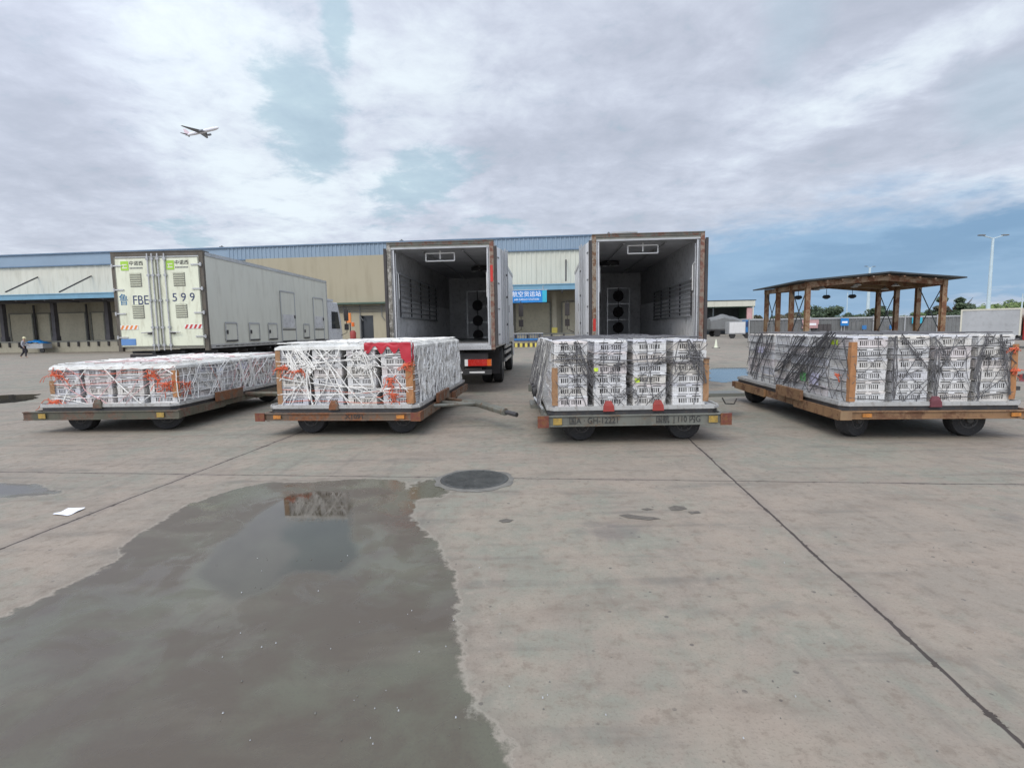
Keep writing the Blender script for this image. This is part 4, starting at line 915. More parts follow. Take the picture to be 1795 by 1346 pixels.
#@@TRUCKS
# ------------------------------------------------------------------ trucks
def truck(name_label, loc, rz, H, z0, L, closed, cabmat, sidemat, doormat, ind):
    W = 2.60; h = W / 2
    t = empty('box_truck', loc, rz, name_label, 'truck')
    wt = .07
    m = MB()
    if closed:
        m.box(-h, h, .06, L, z0, H, sidemat)
        for x in (-h, h):
            m.box(x - .02, x + .02, .07, L + .01, H - .09, H + .012, 'alu'); m.box(x - .015, x + .015, .07, L + .005, z0 - .01, z0 + .10, 'alu')
        for x in (-h, h): m.box(x - .02, x + .02, L - .06, L + .014, z0, H, 'alu')
    else:
        m.box(-h, -h + wt, .08, L, z0 + .1, H, sidemat); m.box(h - wt, h, .08, L, z0 + .1, H, sidemat)
        m.box(-h + wt, h - wt, .08, L, H - .08, H - .001, 'truck_ceiling'); m.box(-h + wt, h - wt, .08, L, z0, z0 + .099, 'alu')
        m.box(-h + wt, h - wt, L - .08, L - .001, z0 + .1, H - .08, 'truck_inner')
        for x in (-h, h): m.box(x - .02, x + .02, .1, L + .01, H - .09, H + .012, 'alu'); m.box(x - .022, x + .022, .1, L, z0 - .02, z0 + .13, 'alu')
    body = m.build('box_body', t)
    if not closed:
        m = MB()                                               # ribbed lining of the lower walls, plain lining above
        for sx in (-1, 1):
            xi = sx * (h - wt)
            m.box(min(xi, xi - sx * .012), max(xi, xi - sx * .012), .14, L - .1, z0 + .101, H - .1, 'truck_inner')
            n = int((L - .5) / .155)
            for i in range(n): m.box(min(xi - sx * .0125, xi - sx * .045), max(xi - sx * .0125, xi - sx * .045), .3 + i * .155, .36 + i * .155, z0 + .12, z0 + 1.25, 'truck_inner')
        m.build('wall_lining', t)
        m = MB()
        for sx in (-1, 1):
            xi = sx * (h - wt - .06)
            zb, zt = (1.95, 3.05) if ind == 1 else (1.85, 2.75)
            for i in range(9): 
                z = zb + (zt - zb) * i / 8; m.tube([(xi, .55, z), (xi, 5.2, z - .02)], .020 if i not in (0, 8) else .03, 'metal_lt', 6)
            for y in (.55, 1.7, 2.9, 4.1, 5.2): m.box(xi - .012, xi + .012, y - .02, y + .02, zb, zt, 'dark_steel')
        for x in (-.5, .5):
            m.tube([(x, .4, H - .13), (x, L - .2, H - .13)], .018, 'alu', 6)
        m.build('air_rack', t)
        m = MB(); zl = H - .19                                 # lamp guard under the roof edge
        for a, b in (((-.42, zl), (.30, zl)), ((-.42, zl - .19), (.30, zl - .19)), ((-.42, zl), (-.42, zl - .19)), ((.30, zl), (.30, zl - .19)), ((-.06, zl + .06), (-.06, zl - .15))):
            m.tube([(a[0], .32, a[1]), (b[0], .32, b[1])], .017, 'lamp_white', 6)
        m.build('lamp_guard', t)
        m = MB(); px0 = -.06 if ind == 2 else -.50; pw = .83  # evaporator panel with fans
        m.box(px0, px0 + pw, L - .16, L - .085, z0 + .1, z0 + 1.95, 'metal_lt' if ind == 2 else 'truck_inner')
        for z in (z0 + .12, z0 + .72, z0 + 1.33, z0 + 1.93): m.box(px0, px0 + pw, L - .185, L - .161, z - .02, z + .02, 'alu')
        for x in (px0, px0 + pw): m.box(x - .02, x + .02, L - .187, L - .161, z0 + .1, z0 + 1.95, 'alu')
        m.tube([(px0 + pw / 2, L - .2, z0 + .1), (px0 + pw / 2, L - .2, z0 + 1.95)], .016, 'dark_steel', 6)
        pan = m.build('fan_panel', t)
        for z in ((z0 + .42, z0 + 1.02, z0 + 1.63) if ind == 2 else (z0 + .22, z0 + .78, z0 + 1.38)):
            m = MB(); c_ = (px0 + pw / 2, 0, z)
            m.lathe([(.19, L - .165), (.21, L - .175), (.19, L - .20), (.17, L - .19)], 'bumper_black', 22, 'y', c_)
            for k in range(5):
                a = k * 1.2566; m.box(c_[0] - .05, c_[0] + .05, L - .178, L - .172, z + .02, z + .16, 'dark_steel', Matrix.Rotation(a, 3, 'Y'), (c_[0], L - .175, z))
            m.build('fan', pan, True)
        m = MB(); c_ = ((-.42 if ind == 2 else .5), 4.2, 0); m.lathe([(.22, H - .1), (.30, H - .12), (.30, H - .22), (.24, H - .23), (.05, H - .2)], 'dark_steel', 24, 'z', c_)
        for k in range(4): m.box(c_[0] - .3, c_[0] + .3, c_[1] - .01, c_[1] + .01, H - .245, H - .232, 'alu', Matrix.Rotation(k * .785, 3, 'Z'), (c_[0], c_[1], H - .24))
        m.build('ceiling_fan', t, True)
        m = MB()
        for sx in (-1, 1):
            m = MB(); m.tube([(sx * (h - .15), .14, z0 + .2), (sx * (h - .15), .14, H - .2)], .018, 'alu', 6); m.tube([(sx * (h - .15), .14, H - .62), (sx * (h - .19), .22, H - .7), (sx * (h - .19), .22, H - 1.3)], .014, 'lamp_white', 6)
            m.build('grab_rail', t)
    # rear portal
    fm, rm = ('frame_dark', 'frame_dark') if closed else ('post_rust', 'post_rust_light')
    m = MB(); pw = .11 if closed else .085
    for sx in (-1, 1):
        x0, x1 = sorted((sx * (h + .012), sx * (h - pw))); m.box(x0, x1, -.04, .055, z0 - .06, H + .02, fm if closed else {(1, -1): 'post_shabby', (1, 1): 'post_tan', (2, -1): 'post_rust_light', (2, 1): 'post_tan'}[(ind, sx)])
        x0, x1 = sorted((sx * (h - pw - .002), sx * (h - pw - (.035 if closed else .075)))); m.box(x0, x1, -.01, .05, z0 + .06, H - .1, 'seal_grey' if closed else 'alu')
        if not closed:
            x0, x1 = sorted((sx * (h - pw - .022), sx * (h - pw - .032))); m.box(x0, x1, -.03, -.0105, z0 + .06, H - .13, 'dark_steel')
            zt_ = (H - .95, H - .55) if (ind, sx) == (1, 1) else (z0 + .35, z0 + .65) if (ind, sx) == (2, -1) else None
            if zt_: x0, x1 = sorted((sx * (h - .01), sx * (h - pw + .01))); m.box(x0, x1, -.0435, -.0405, zt_[0], zt_[1], 'lamp_red')
    m.box(-h + pw, h - pw, -.04, .055, H - (.085 if closed else .035), H + .02, 'header_rust' if not closed else fm)
    if not closed: m.box(-h + pw, h - pw, -.02, .05, H - .0855, H - .0355, 'seal_grey'); m.box(-h + pw, h - pw, -.035, .055, z0 - .06, z0 + .05, 'alu' if not closed else fm)
    m.box(-h - .01, h + .01, -.055, .30, H + .021, H + .045, 'header_rust' if not closed else fm)
    m.box(-h + pw, h - pw, -.035, .04, H - .125, H - .0855, 'metal_lt')
    m.build('rear_frame', t, bevel=.004)
    # doors
    dw = (W - 2 * .10) / 2; dz0, dz1 = z0 + .06, H - .12
    for sx in (-1, 1):
        hinge = Vector((sx * (h - .095), -.03, 0))
        if closed:
            d = empty('door', (0, 0, 0)); d.parent = t
            M0 = Matrix.Identity(4)
        else:
            hinge = Vector((sx * (h + .03), -.02, 0))
        m = MB(); dm = doormat
        # door panel drawn closed, from centre 0 to edge dw, at y -.07..-.02
        a, b = (.012, dw)
        X0, X1 = sorted((sx * a, sx * b))
        if closed:
            m.box(X0, X1, -.062, -.012, dz0, dz1, dm); 
            for z in (dz0 + .015, dz1 - .015): m.box(X0, X1, -.068, -.0625, z - .015, z + .015, 'seal_grey')
            for x in (X0 + .012, X1 - .012): m.box(x - .012, x + .012, -.069, -.0625, dz0, dz1, 'seal_grey')
            bpy.data.objects.remove(d); d = m.build('door', t, bevel=.003)
            for zc, off in ((dz1 - .62, .62), (dz0 + 1.0, .62)):
                m = MB(); xc = sx * off; m.box(xc - .165, xc + .165, -.0722, -.0625, zc - .19, zc + .19, 'seal_grey')
                for k in range(6): m.box(xc - .15, xc + .15, -.088, -.0722, zc - .165 + k * .062, zc - .135 + k * .062, dm, Matrix.Rotation(.5, 3, 'X'))
                m.build('vent', d)
            for off in (.10, .23) if sx < 0 else (.06, .25):
                m = MB(); xr = sx * off; m.cyl((xr, -.095, dz0 - .10), (xr, -.095, dz1 + .10), .020, 'alu', 8)
                for z in (dz0 + .05, dz0 + .55, dz0 + 1.3, dz1 - .5, dz1 - .05): m.box(xr - .04, xr + .04, -.118, -.07, z - .03, z + .03, 'metal_lt')
                if off > .2: m.tube([(xr, -.12, dz0 + .42), (xr + sx * .32, -.125, dz0 + .40)], .016, 'alu', 6); m.box(xr + sx * .1 - .05, xr + sx * .1 + .05, -.12, -.07, dz0 + .36, dz0 + .42, 'dark_steel')
                m.build('lock_rod', d)
            for k in range(4):
                z = dz0 + .28 + k * (dz1 - dz0 - .5) / 3; m = MB(); x0, x1 = sorted((sx * (dw + .09), sx * (dw - .22)))
                m.box(x0, x1, -.088, -.07, z - .018, z + .018, 'alu'); xq = sx * (dw + .06); m.cyl((xq, -.085, z - .05), (xq, -.085, z + .05), .026, 'alu', 8); m.build('hinge', d)
            m = MB(); x0, x1 = sorted((sx * (dw - .02), sx * (dw - .53)))
            zz0, zz1 = dz0 + .50, dz0 + .62; m.box(x0, x1, -.0722, -.0625, zz0, zz1, 'lamp_white'); n = 4; wd = (x1 - x0) / n
            for k in range(n): m.prism([(x0 + wd * (k + .0), zz0 + .004), (x0 + wd * (k + .5), zz0 + .004), (x0 + wd * (k + .96), zz1 - .004), (x0 + wd * (k + .46), zz1 - .004)], -.0745, -.0723, 'y', 'chevron_red' if sx > 0 else 'chevron_orange')
            m.build('reflective_strip', d)
            if sx < 0:
                m = MB(); m.box(-dw + .01, -dw + .43, -.076, -.0625, dz0 + .06, dz0 + .24, 'plate_blue'); m.build('number_plate', d)
            zt_ = H - 1.30
            if sx < 0:
                text('鲁', .34, 'ink_blue', d, (-1.02, -.0655, zt_), sx=.8); text('FBE', .36, 'ink_dark', d, (-.535, -.0655, zt_ - .01), sx=.86)
            else: text('5 9 9', .33, 'ink_dark', d, (.70, -.0655, zt_ + .05), sx=.98)
            m = MB(); xl = sx * .62 - (.30 if sx < 0 else .24)
            m.box(xl - .10, xl + .12, -.071, -.0625, dz1 - .35, dz1 - .10, 'logo_green'); m.box(xl - .06, xl + .08, -.0735, -.071, dz1 - .30, dz1 - .265, 'truck_cream'); m.box(xl - .06, xl + .08, -.0735, -.071, dz1 - .21, dz1 - .18, 'truck_cream'); m.box(xl - .035, xl - .01, -.0735, -.071, dz1 - .262, dz1 - .213, 'truck_cream')
            m.build('logo', d)
            text('中诺西', .135, 'ink_black', d, (xl + .34, -.0655, dz1 - .165)); 
            m = MB()
            for k in range(9): m.box(xl + .15 + k * .042, xl + .18 + k * .042, -.0665, -.0626, dz1 - .31, dz1 - .27, 'metal_grey')
            m.build('caption_strip', d)
        else:
            ang = R({(1, 1): 9, (1, -1): 2, (2, -1): 7, (2, 1): 2}[(ind, sx)])
            # folded back along the side: panel runs from hinge along +y
            m.box(0, .06, 0, dw + .03, dz0, dz1, dm); m.box(.061, .066, .03, dw, dz0 + .03, dz1 - .03, dm)
            m.box(-.004, .064, -.035, -.001, dz0 - .02, dz1 + .02, 'bumper_black')
            for yy in (.42, .62): m.box(.0665, .085, yy - .03, yy + .03, dz0, dz1, 'metal_lt')
            for k in range(4): z = dz0 + .25 + k * (dz1 - dz0 - .5) / 3; m.box(.0665, .080, .03, .16, z - .018, z + .018, 'metal_grey')
            for z in (dz0 + .5, dz0 + 1.2, dz1 - .6): m.cyl((.068, .9, z), (.11, .9, z), .03, 'dark_steel', 8)
            for yy in (.75, 1.0): m.cyl((.095, yy, dz0 - .05), (.095, yy, dz1 + .05), .018, 'metal_lt', 8)
            if sx < 0: m.v = [(-x, y, z) for x, y, z in m.v]
            d = m.build('door', t, bevel=.003); d.location = hinge; d.rotation_euler = (0, 0, -sx * ang)
    if closed:
        def panel(nm, y0, y1, z0_, z1_, door=False):
            m = MB(); x = h; m.box(x + .001, x + .018, y0, y1, z0_, z1_, sidemat)
            for a in (y0, y1): m.box(x + .0185, x + .035, a - .022, a + .022, z0_, z1_, 'alu' if not door else 'metal_lt')
            m.box(x + .0185, x + .036, y0, y1, z1_ - .02, z1_ + .03, 'metal_lt'); m.box(x + .0185, x + .036, y0, y1, z0_ - .02, z0_ + .03, 'dark_steel')
            m.box(x + .0365, x + .06, y0 + .03 if not door else y1 - .12, y0 + .09 if not door else y1 - .05, (z0_ + z1_) / 2 - .06, (z0_ + z1_) / 2 + .06, 'dark_steel')
            if door: m.box(x + .0185, x + .03, y0 + .1, y1 - .1, z0_ + .5, z0_ + 1.0, 'truck_inner'); m.box(x + .0185, x + .032, y0 + .03, y1 - .03, z0_ + .42, z0_ + .46, 'dark_steel')
            return m.build(nm, t)
        for a, b in ((.85, 1.5), (2.25, 2.9), (3.55, 4.2), (6.55, 7.1)): panel('vent_hatch', a, b, 1.38, 1.92)
        panel('side_door', 4.6, 5.8, 1.28, 3.12, True); panel('side_door', 7.65, 8.75, 1.28, 3.05, True)
        m = MB(); m.box(h + .0155, h + .019, .3, L - .2, z0 + .03, z0 + .06, 'seal_grey')
        for k in range(26): m.box(h + .0192, h + .023, .3 + k * .34, .48 + k * .34, z0 + .032, z0 + .058, 'dark_steel')
        m.build('rub_strip', t)
    else:
        for sx in (-1, 1):
            xa, xb = sorted((sx * (h + .002), sx * (h + .03)))
            for y in (3.2, 3.55, 3.9): m = MB(); m.box(xa, xb, y, y + .05, z0 + .15, H - .3, 'metal_lt'); m.build('side_rib', t)
            m = MB(); m.box(xa, xb, 5.2, 6.1, z0 + .3, z0 + 2.1, sidemat); m.box(xa - .01, xb + .01, 5.3, 5.36, z0 + 1.0, z0 + 1.25, 'dark_steel'); m.build('side_hatch', t)
    # chassis
    cf = L + 1.35                                             # cab centre
    ya = (3.0, L + .75) if closed else (3.05, L - .3)
    m = MB()
    for sx in (-1, 1): m.box(sx * .43 - .05, sx * .43 + .05, .15, cf + .6, z0 - .36, z0 - .065, 'chassis')
    for k in range(8): m.box(-h + .05, h - .05, .4 + k * 1.1, .5 + k * 1.1, z0 - .14, z0 - .062, 'chassis')
    m.box(-1.1, 1.1, .1, .24, z0 - .5, z0 - .15, 'chassis')
    m.box(-.9, -.5, 4.6, 5.6, .45, z0 - .2, 'metal_grey'); m.box(.5, 1.1, 5.0, 6.0, .45, z0 - .2, 'metal_grey')
    for y in ya: m.cyl((-1.0, y, .5), (1.0, y, .5), .08, 'chassis', 10)
    m.build('chassis', t)
    m = MB(); m.box(-1.2, 1.2, .02, .10, .48, .60, 'chassis'); 
    for x in (-1.0, -.45, .1, .65): m.box(x, x + .38, .012, .0198, .52, .56, 'lamp_white')
    m.box(-.5, -.42, .1, .25, .5, z0 - .2, 'chassis'); m.box(.42, .5, .1, .25, .5, z0 - .2, 'chassis'); m.build('rear_bumper', t)
    for sx in (-1, 1):
        m = MB(); x0, x1 = sorted((sx * .62, sx * 1.1)); m.box(x0, x1, -.02, .09, .70, .86, 'lamp_red'); xa, xb = sorted((sx * 1.10, sx * 1.2)); m.box(xa + .001, xb, -.02, .09, .70, .86, 'lamp_orange'); xa, xb = sorted((sx * .54, sx * .619)); m.box(xa, xb, -.018, .09, .70, .86, 'lamp_white'); m.build('tail_light', t)
        m = MB(); m.box(sx * 1.02 - .2, sx * 1.02 + .2, ya[0] - .80, ya[0] - .76, .32, z0 - .1, 'bumper_black'); m.build('mudflap', t)
        m = MB()
        for z in (.55, .80, .98):
            x0, x1 = sorted((sx * (h - .08), sx * (h - .03))); m.box(x0, x1, 4.1, ya[1] - .75, z, z + .1, 'alu')
        for y in (4.2, 5.2, 6.3): x0, x1 = sorted((sx * (h - .12), sx * (h - .081))); m.box(x0, x1, y, y + .06, .55, z0, 'dark_steel')
        m.build('side_guard', t)
        for n_, y in enumerate(ya):
            for off in ((.0, .33) if n_ == 0 else (.0,)):
                m = MB(); r = .5; xw = sx * (1.12 - off); w = .27
                m.lathe([(r * .52, -w / 2), (r * .93, -w / 2), (r, -w / 2 + .05), (r, w / 2 - .05), (r * .93, w / 2), (r * .52, w / 2)], 'rubber', 32, 'x'); o = m.build('wheel', t, True); o.location = (xw, y, r)
                m = MB(); m.lathe([(r * .53, sx * w * .4), (r * .48, sx * w * .45), (r * .36, sx * w * .18), (.12, sx * w * .22), (.11, sx * w * .5), (.02, sx * w * .52)], 'alu', 24, 'x'); m.build('rim', o, True)
    # cab
    y0, y1 = L + .18, L + 2.2
    m = MB(); ch = 1.2
    prof = [(y0, .95), (y0, 2.85), (y0 + .25, 3.0), (y1 - .55, 3.0), (y1 - .12, 2.15), (y1, 1.5), (y1, .45), (y1 - .35, .45), (y1 - .45, 1.0), (y0 + .55, 1.05)]
    m.prism(prof, -ch, ch, 'x', cabmat); cab = m.build('cab', t, bevel=.04)
    for sx in (-1, 1):
        m = MB(); x0, x1 = sorted((sx * (ch + .002), sx * (ch + .012)))
        m.prism([(y0 + .55, 1.75), (y0 + .60, 2.55), (y1 - .60, 2.55), (y1 - .32, 1.75)], x0, x1, 'x', 'glass_dark'); m.build('side_window', cab)
        m = MB()
        x = sx * (ch + .06); xo = sx * (ch + .34)
        m.tube([(x, y1 - .45, 2.75), (xo, y1 - .35, 2.78), (xo, y1 - .35, 1.55), (x, y1 - .4, 1.42)], .018, 'bumper_black', 6)
        m.box(xo - .10, xo + .10, y1 - .40, y1 - .34, 2.12, 2.66, 'bumper_black'); m.box(xo - .10, xo + .10, y1 - .40, y1 - .34, 1.68, 1.98, 'bumper_black')
        m.build('mirror', cab, bevel=.01)
    m = MB(); m.prism([(y1 - .53, 2.93), (y1 - .15, 2.17), (y1 - .13, 2.17), (y1 - .51, 2.93)], -ch + .1, ch - .1, 'x', 'glass_dark'); m.build('windscreen', cab)
    m = MB(); m.box(-1.2, 1.2, y0 + .05, y0 + .9, 3.02, 3.12, cabmat); m.box(-1.15, 1.15, L + .02, L + .14, H - .95, H - .15, 'metal_grey'); m.build('roof_deflector', cab)
    return t
def bl(px0, py0, px1, py1, z):
    a = on_z(px0, py0, z); b = on_z(px1, py1, z); return a, b
tr = [('closed cream box truck with lettered rear doors, leftmost of the three trucks', (288, 15.35), 923, 3.88, 1.20, 9.3, True, 'cab_white', 'truck_side', 'truck_cream', 0),
      ('open empty box truck with rusty right post and red tail light, middle of three trucks', (776, 13.35), 954, 3.70, 1.16, 8.2, False, 'truck_white', 'truck_white', 'truck_white', 1),
      ('open box truck with three fans on its inner panel, rightmost of the trucks', (1134, 12.95), 961, 3.75, 1.16, 8.2, False, 'truck_white', 'truck_white', 'truck_white', 2)]
for lab, (px, d), vp, H, z0, L, cl, cm_, sm_, dm_, ind in tr:
    p = on_y(px, 600, d); truck(lab, (p.x, d, 0), yaw_of(vp), H, z0, L, cl, cm_, sm_, dm_, ind)

# ------------------------------------------------------------------ warehouse (its own frame: u right, w away)
BY = yaw_of(997); BM = Matrix.Rotation(BY, 4, 'Z'); BI = BM.inverted()
def U_(px, w=50.0, py=560):            # u where the facade plane w is met by the pixel column
    d = BI.to_3x3() @ ray(px, py); return d.x * w / d.y
wh = empty('warehouse', (0, 0, 0), BY, 'long cream warehouse with blue metal fascia, dock canopy and loading doors', 'warehouse')
uL, uR = U_(-260), U_(1115, 50, 410)
uB0, uB1 = U_(440), U_(866)
D0 = 50.0; DH = 1.15
def wall_panel(m, u0, u1, w0, w1, z0, z1, mat, rib=0.0, pitch=.3):
    if not rib: m.box(u0, u1, w0, w1, z0, z1, mat); return
    n = int((u1 - u0) / pitch); vs = []
    for i in range(n + 1):
        for k, (f_, off) in enumerate(((0, 0), (.55, 0), (.65, rib), (.9, rib))):
            u = u0 + (i + f_) * (u1 - u0) / (n + 1); vs += [(u, w0 - off, z0), (u, w0 - off, z1)]
    vs += [(u1, w0, z0), (u1, w0, z1)]
    m.add(vs, [(2 * i, 2 * i + 2, 2 * i + 3, 2 * i + 1) for i in range(len(vs) // 2 - 1)], mat)
    m.box(u0, u1, w0 + .01, w1, z0, z1, mat)
m = MB(); wall_panel(m, uL, uB0 - .01, D0, D0 + .4, 5.62, 8.71, 'wall_white', .03, .9)
m.build('upper_wall', wh)
m = MB(); wall_panel(m, uB1 + .01, uR, D0, D0 + .4, 5.62, 8.71, 'wall_cream', .05, .45); m.build('upper_wall', wh)
m = MB(); uD0, uD1 = U_(632), U_(656)
m.box(uB0, uD0, D0 - .25, D0 + .3, 0, 8.71, 'wall_beige'); m.box(uD1, uB1, D0 - .25, D0 + .3, 0, 8.71, 'wall_beige'); m.box(uD0, uD1, D0 - .25, D0 + .3, 3.1, 8.71, 'wall_beige'); m.build('office_wall', wh)
m = MB(); wall_panel(m, uL, U_(405), D0 - .12, D0 + .45, 8.72, 9.80, 'fascia_blue', 0); wall_panel(m, U_(405), uR, D0 - .12, D0 + .45, 8.72, 9.80, 'fascia_blue', .06, .42)
m.build('roof_fascia', wh)
m = MB(); m.box(uL, uR + .1, D0 - .26, D0 + .5, 9.80, 9.92, 'roof_trim'); m.box(uL, uR + .02, D0 - .20, D0 - .121, 8.62, 8.719, 'roof_trim'); m.build('eave_trim', wh)
m = MB(); m.prism([(uL, 9.79), (uR, 9.79), (uR, 9.80), (uL, 9.80)], D0 + .5, D0 + 50, 'y', 'fascia_blue'); m.box(uR - .3, uR, D0 + .46, D0 + 50, 0, 9.78, 'wall_cream'); m.build('roof', wh)
for px in (380, 700, 1068, 1078):
    m = MB(); u = U_(px, 50, 420); m.box(u - .15, u + .15, D0 + .5, D0 + .9, 9.921, 10.12, 'metal_grey'); m.cyl((u, D0 + .7, 10.12), (u, D0 + .7, 10.22), .07, 'metal_grey', 8); m.build('roof_vent', wh)
m = MB(); m.box(U_(1072, 50, 410), uR + .1, D0 - .3, D0 + .6, 9.93, 10.06, 'metal_lt'); m.build('roof_ladder_frame', wh)
# dock: platform, recessed back wall, doors, pillars, canopy
def dock(u0, u1, canopy_w, zc):
    m = MB(); m.box(u0, u1, D0, D0 + 2.99, 0, DH, 'dock_concrete'); m.box(u0, u1, D0 - .03, D0 - .001, DH - .14, DH + .01, 'seal_grey'); pf = m.build('dock_platform', wh)
    n = int((u1 - u0) / 1.12)
    for i in range(n):
        u = u0 + .5 + i * 1.12; m = MB(); m.box(u, u + .16, D0 - .14, D0 - .031, DH - .58, DH - .10, 'bumper_black'); m.build('dock_bumper', pf)
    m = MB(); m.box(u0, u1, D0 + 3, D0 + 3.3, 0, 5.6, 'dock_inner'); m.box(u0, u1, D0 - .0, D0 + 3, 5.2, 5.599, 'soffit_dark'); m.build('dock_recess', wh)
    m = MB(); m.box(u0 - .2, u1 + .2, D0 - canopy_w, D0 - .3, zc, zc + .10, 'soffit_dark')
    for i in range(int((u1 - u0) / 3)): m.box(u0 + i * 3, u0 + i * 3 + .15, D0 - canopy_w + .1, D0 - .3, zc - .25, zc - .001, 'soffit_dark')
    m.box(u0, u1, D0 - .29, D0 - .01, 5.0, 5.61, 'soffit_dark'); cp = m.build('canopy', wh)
    m = MB(); m.box(u0 - .25, u1 + .25, D0 - canopy_w - .12, D0 - canopy_w, zc - .12, zc + .36, 'canopy_blue'); m.box(u0 - .25, u1 + .25, D0 - canopy_w - .18, D0 - canopy_w - .121, zc + .30, zc + .38, 'canopy_blue'); m.build('fascia', cp)
    m = MB(); m.prism([(D0 - canopy_w, zc + .12), (D0 - .01, zc + .5), (D0 - .01, zc + .54), (D0 - canopy_w, zc + .16)], u0, u1, 'x', 'canopy_blue'); m.build('canopy_roof', cp)
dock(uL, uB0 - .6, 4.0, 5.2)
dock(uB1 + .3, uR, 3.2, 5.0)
def ddoor(pa, pb, mat='dock_door', zt=4.05):
    w = D0 + 2.9; a, b = U_(pa, w), U_(pb, w); m = MB(); m.box(a, b, w, w + .09, DH, zt, mat)
    for k in range(1, 6): z = DH + (zt - DH) * k / 6; m.box(a, b, w - .02, w - .0005, z - .025, z, mat)
    for x in (a, b): m.box(x - .07, x + .07, w - .06, w + .08, DH, zt + .1, 'seal_grey')
    m.box(a, b, w - .06, w + .08, zt, zt + .12, 'seal_grey')
    m.build('dock_door', wh)
for a, b in ((-160, -95), (-75, -10), (17, 57), (64, 88), (102, 150), (160, 183), (196, 245), (262, 320), (340, 400), (903, 965), (985, 1040), (1060, 1110)): ddoor(a, b)
for px in (-110, -55, 6, 96, 190, 250, 330, 405, 893, 972):
    m = MB(); w = D0 + .5; u = U_(px, w); m.box(u - .20, u + .20, w - .2, w + .2, DH + .001, 5.19, 'pillar_dark' if px < 500 else 'dock_inner'); m.box(u - .26, u + .26, w - .26, w + .26, DH + .001, DH + .5, 'yellow' if px > 500 else 'pillar_dark'); m.build('pillar', wh)
for px in (60, 152):
    m = MB(); w = D0 + 2.6; u = U_(px, w); m.box(u - .08, u + .08, w, w + .12, DH + .001, 5.0, 'dark_steel'); m.build('guide_post', wh)
for (xa, ya, xb, yb) in ((10, 512, 66, 486), (104, 512, 160, 484), (-90, 516, -34, 490), (992, 492, 992, 456)):
    dd = BI.to_3x3() @ ray(xb, yb); w1 = D0 - .05; p1 = dd * (w1 / dd.y); dd2 = BI.to_3x3() @ ray(xa, ya); w0 = D0 - (3.8 if xb < 500 else 3.0); p0 = dd2 * (w0 / dd2.y)
    m = MB(); m.tube([(p0.x, p0.y, p0.z + CAMH), (p1.x, p1.y, p1.z + CAMH)], .07, 'dark_steel', 8); m.build('brace_rod', wh)
# office front: door, pipes and ledge
m = MB(); m.box(uD0 + .02, uD1 - .02, D0 + .1, D0 + .18, 0, 3.09, 'glass_dark'); m.box(uD0, uD0 + .12, D0 - .3, D0 + .09, 0, 3.12, 'metal_grey'); m.build('office_door', wh)
m = MB(); z = 4.15
m.box(uB0 + 2, uB1, D0 - 1.0, D0 - .251, z, z + .16, 'shed_green'); m.build('ledge', wh)
m = MB()
for k in range(5): m.tube([(uB0 + 2, D0 - .34, 3.95 - k * .12), (uB1, D0 - .34, 3.95 - k * .12 + .03 * math.sin(k))], .035, 'seal_grey' if k % 2 else 'metal_grey', 6)
for px in (590, 606, 634, 672, 680): u = U_(px); m.tube([(u, D0 - .36, 4.1), (u, D0 - .36, 3.0), (u + .3, D0 - .36, 2.6)], .04, 'metal_grey', 6)
m.build('pipe_run', wh)
m = MB(); u = U_(690); m.cyl((u, D0 - .4, 0), (u, D0 - .4, 8.6), .07, 'wall_beige', 8); m.build('downpipe', wh)
def bworld(px, w, z): return BM @ Vector((U_(px, w), w, z))
# sign under canopy
c = bworld(926, D0 - 3.4, 4.35); sg = empty('hanging_sign', c, BY, 'blue hanging sign with white Chinese and English lines under the right canopy', 'sign')
m = MB(); w_ = 1.62; m.box(-w_, w_, 0, .12, -.52, .52, 'sign_blue'); m.box(w_ - .38, w_ - .001, -.012, -.0005, -.50, .50, 'sign_teal'); m.box(-w_ - .06, w_ + .06, -.02, .14, .5205, .57, 'alu'); m.build('board', sg)
text('航空货运站', .50, 'ink_white', sg, (-.12, -.008, .17), sx=1.0); text('AIR CARGO STATION', .22, 'ink_white', sg, (-.12, -.008, -.26), sx=1.0)
m = MB()
for x in (-1.3, 1.3): m.cyl((x, .06, .57), (x, .06, .9), .03, 'alu', 6)
m.build('hanger', sg)
# blue leveller trolley at dock foot and striped kerb
c = bworld(917, D0 - 2.0, 0); t = empty('blue_platform_cart', c, BY, 'long blue flat platform cart parked against the dock between the trucks', 'cart')
m = MB(); m.box(-1.8, 1.8, -.6, .8, .55, .72, 'blue_bright'); m.box(-1.8, 1.8, -.62, -.601, .50, .60, 'blue_navy')
for k in range(16): x = -1.7 + k * .226; m.box(x, x + .04, -.58, -.54, .721, 1.15, 'blue_navy')
m.box(-1.8, 1.8, -.6, -.52, 1.151, 1.22, 'metal_lt'); m.build('platform', t)
for x in (-1.4, 1.4):
    for y in (-.5, .6): m = MB(); m.lathe([(.1, -.08), (.25, -.08), (.25, .08), (.1, .08)], 'rubber', 16, 'y'); o = m.build('wheel', t, True); o.location = (x, y, .25)
c = bworld(920, D0 - 3.0, 0); t = empty('striped_kerb', c, BY, 'low yellow and black striped barrier in front of the blue cart', 'barrier')
m = MB(); 
for k in range(18): m.box(-2.0 + k * .22, -2.0 + k * .22 + .219, -.1, .1, 0, .34, 'yellow' if k % 2 else 'bumper_black')
m.build('striped_rail', t)
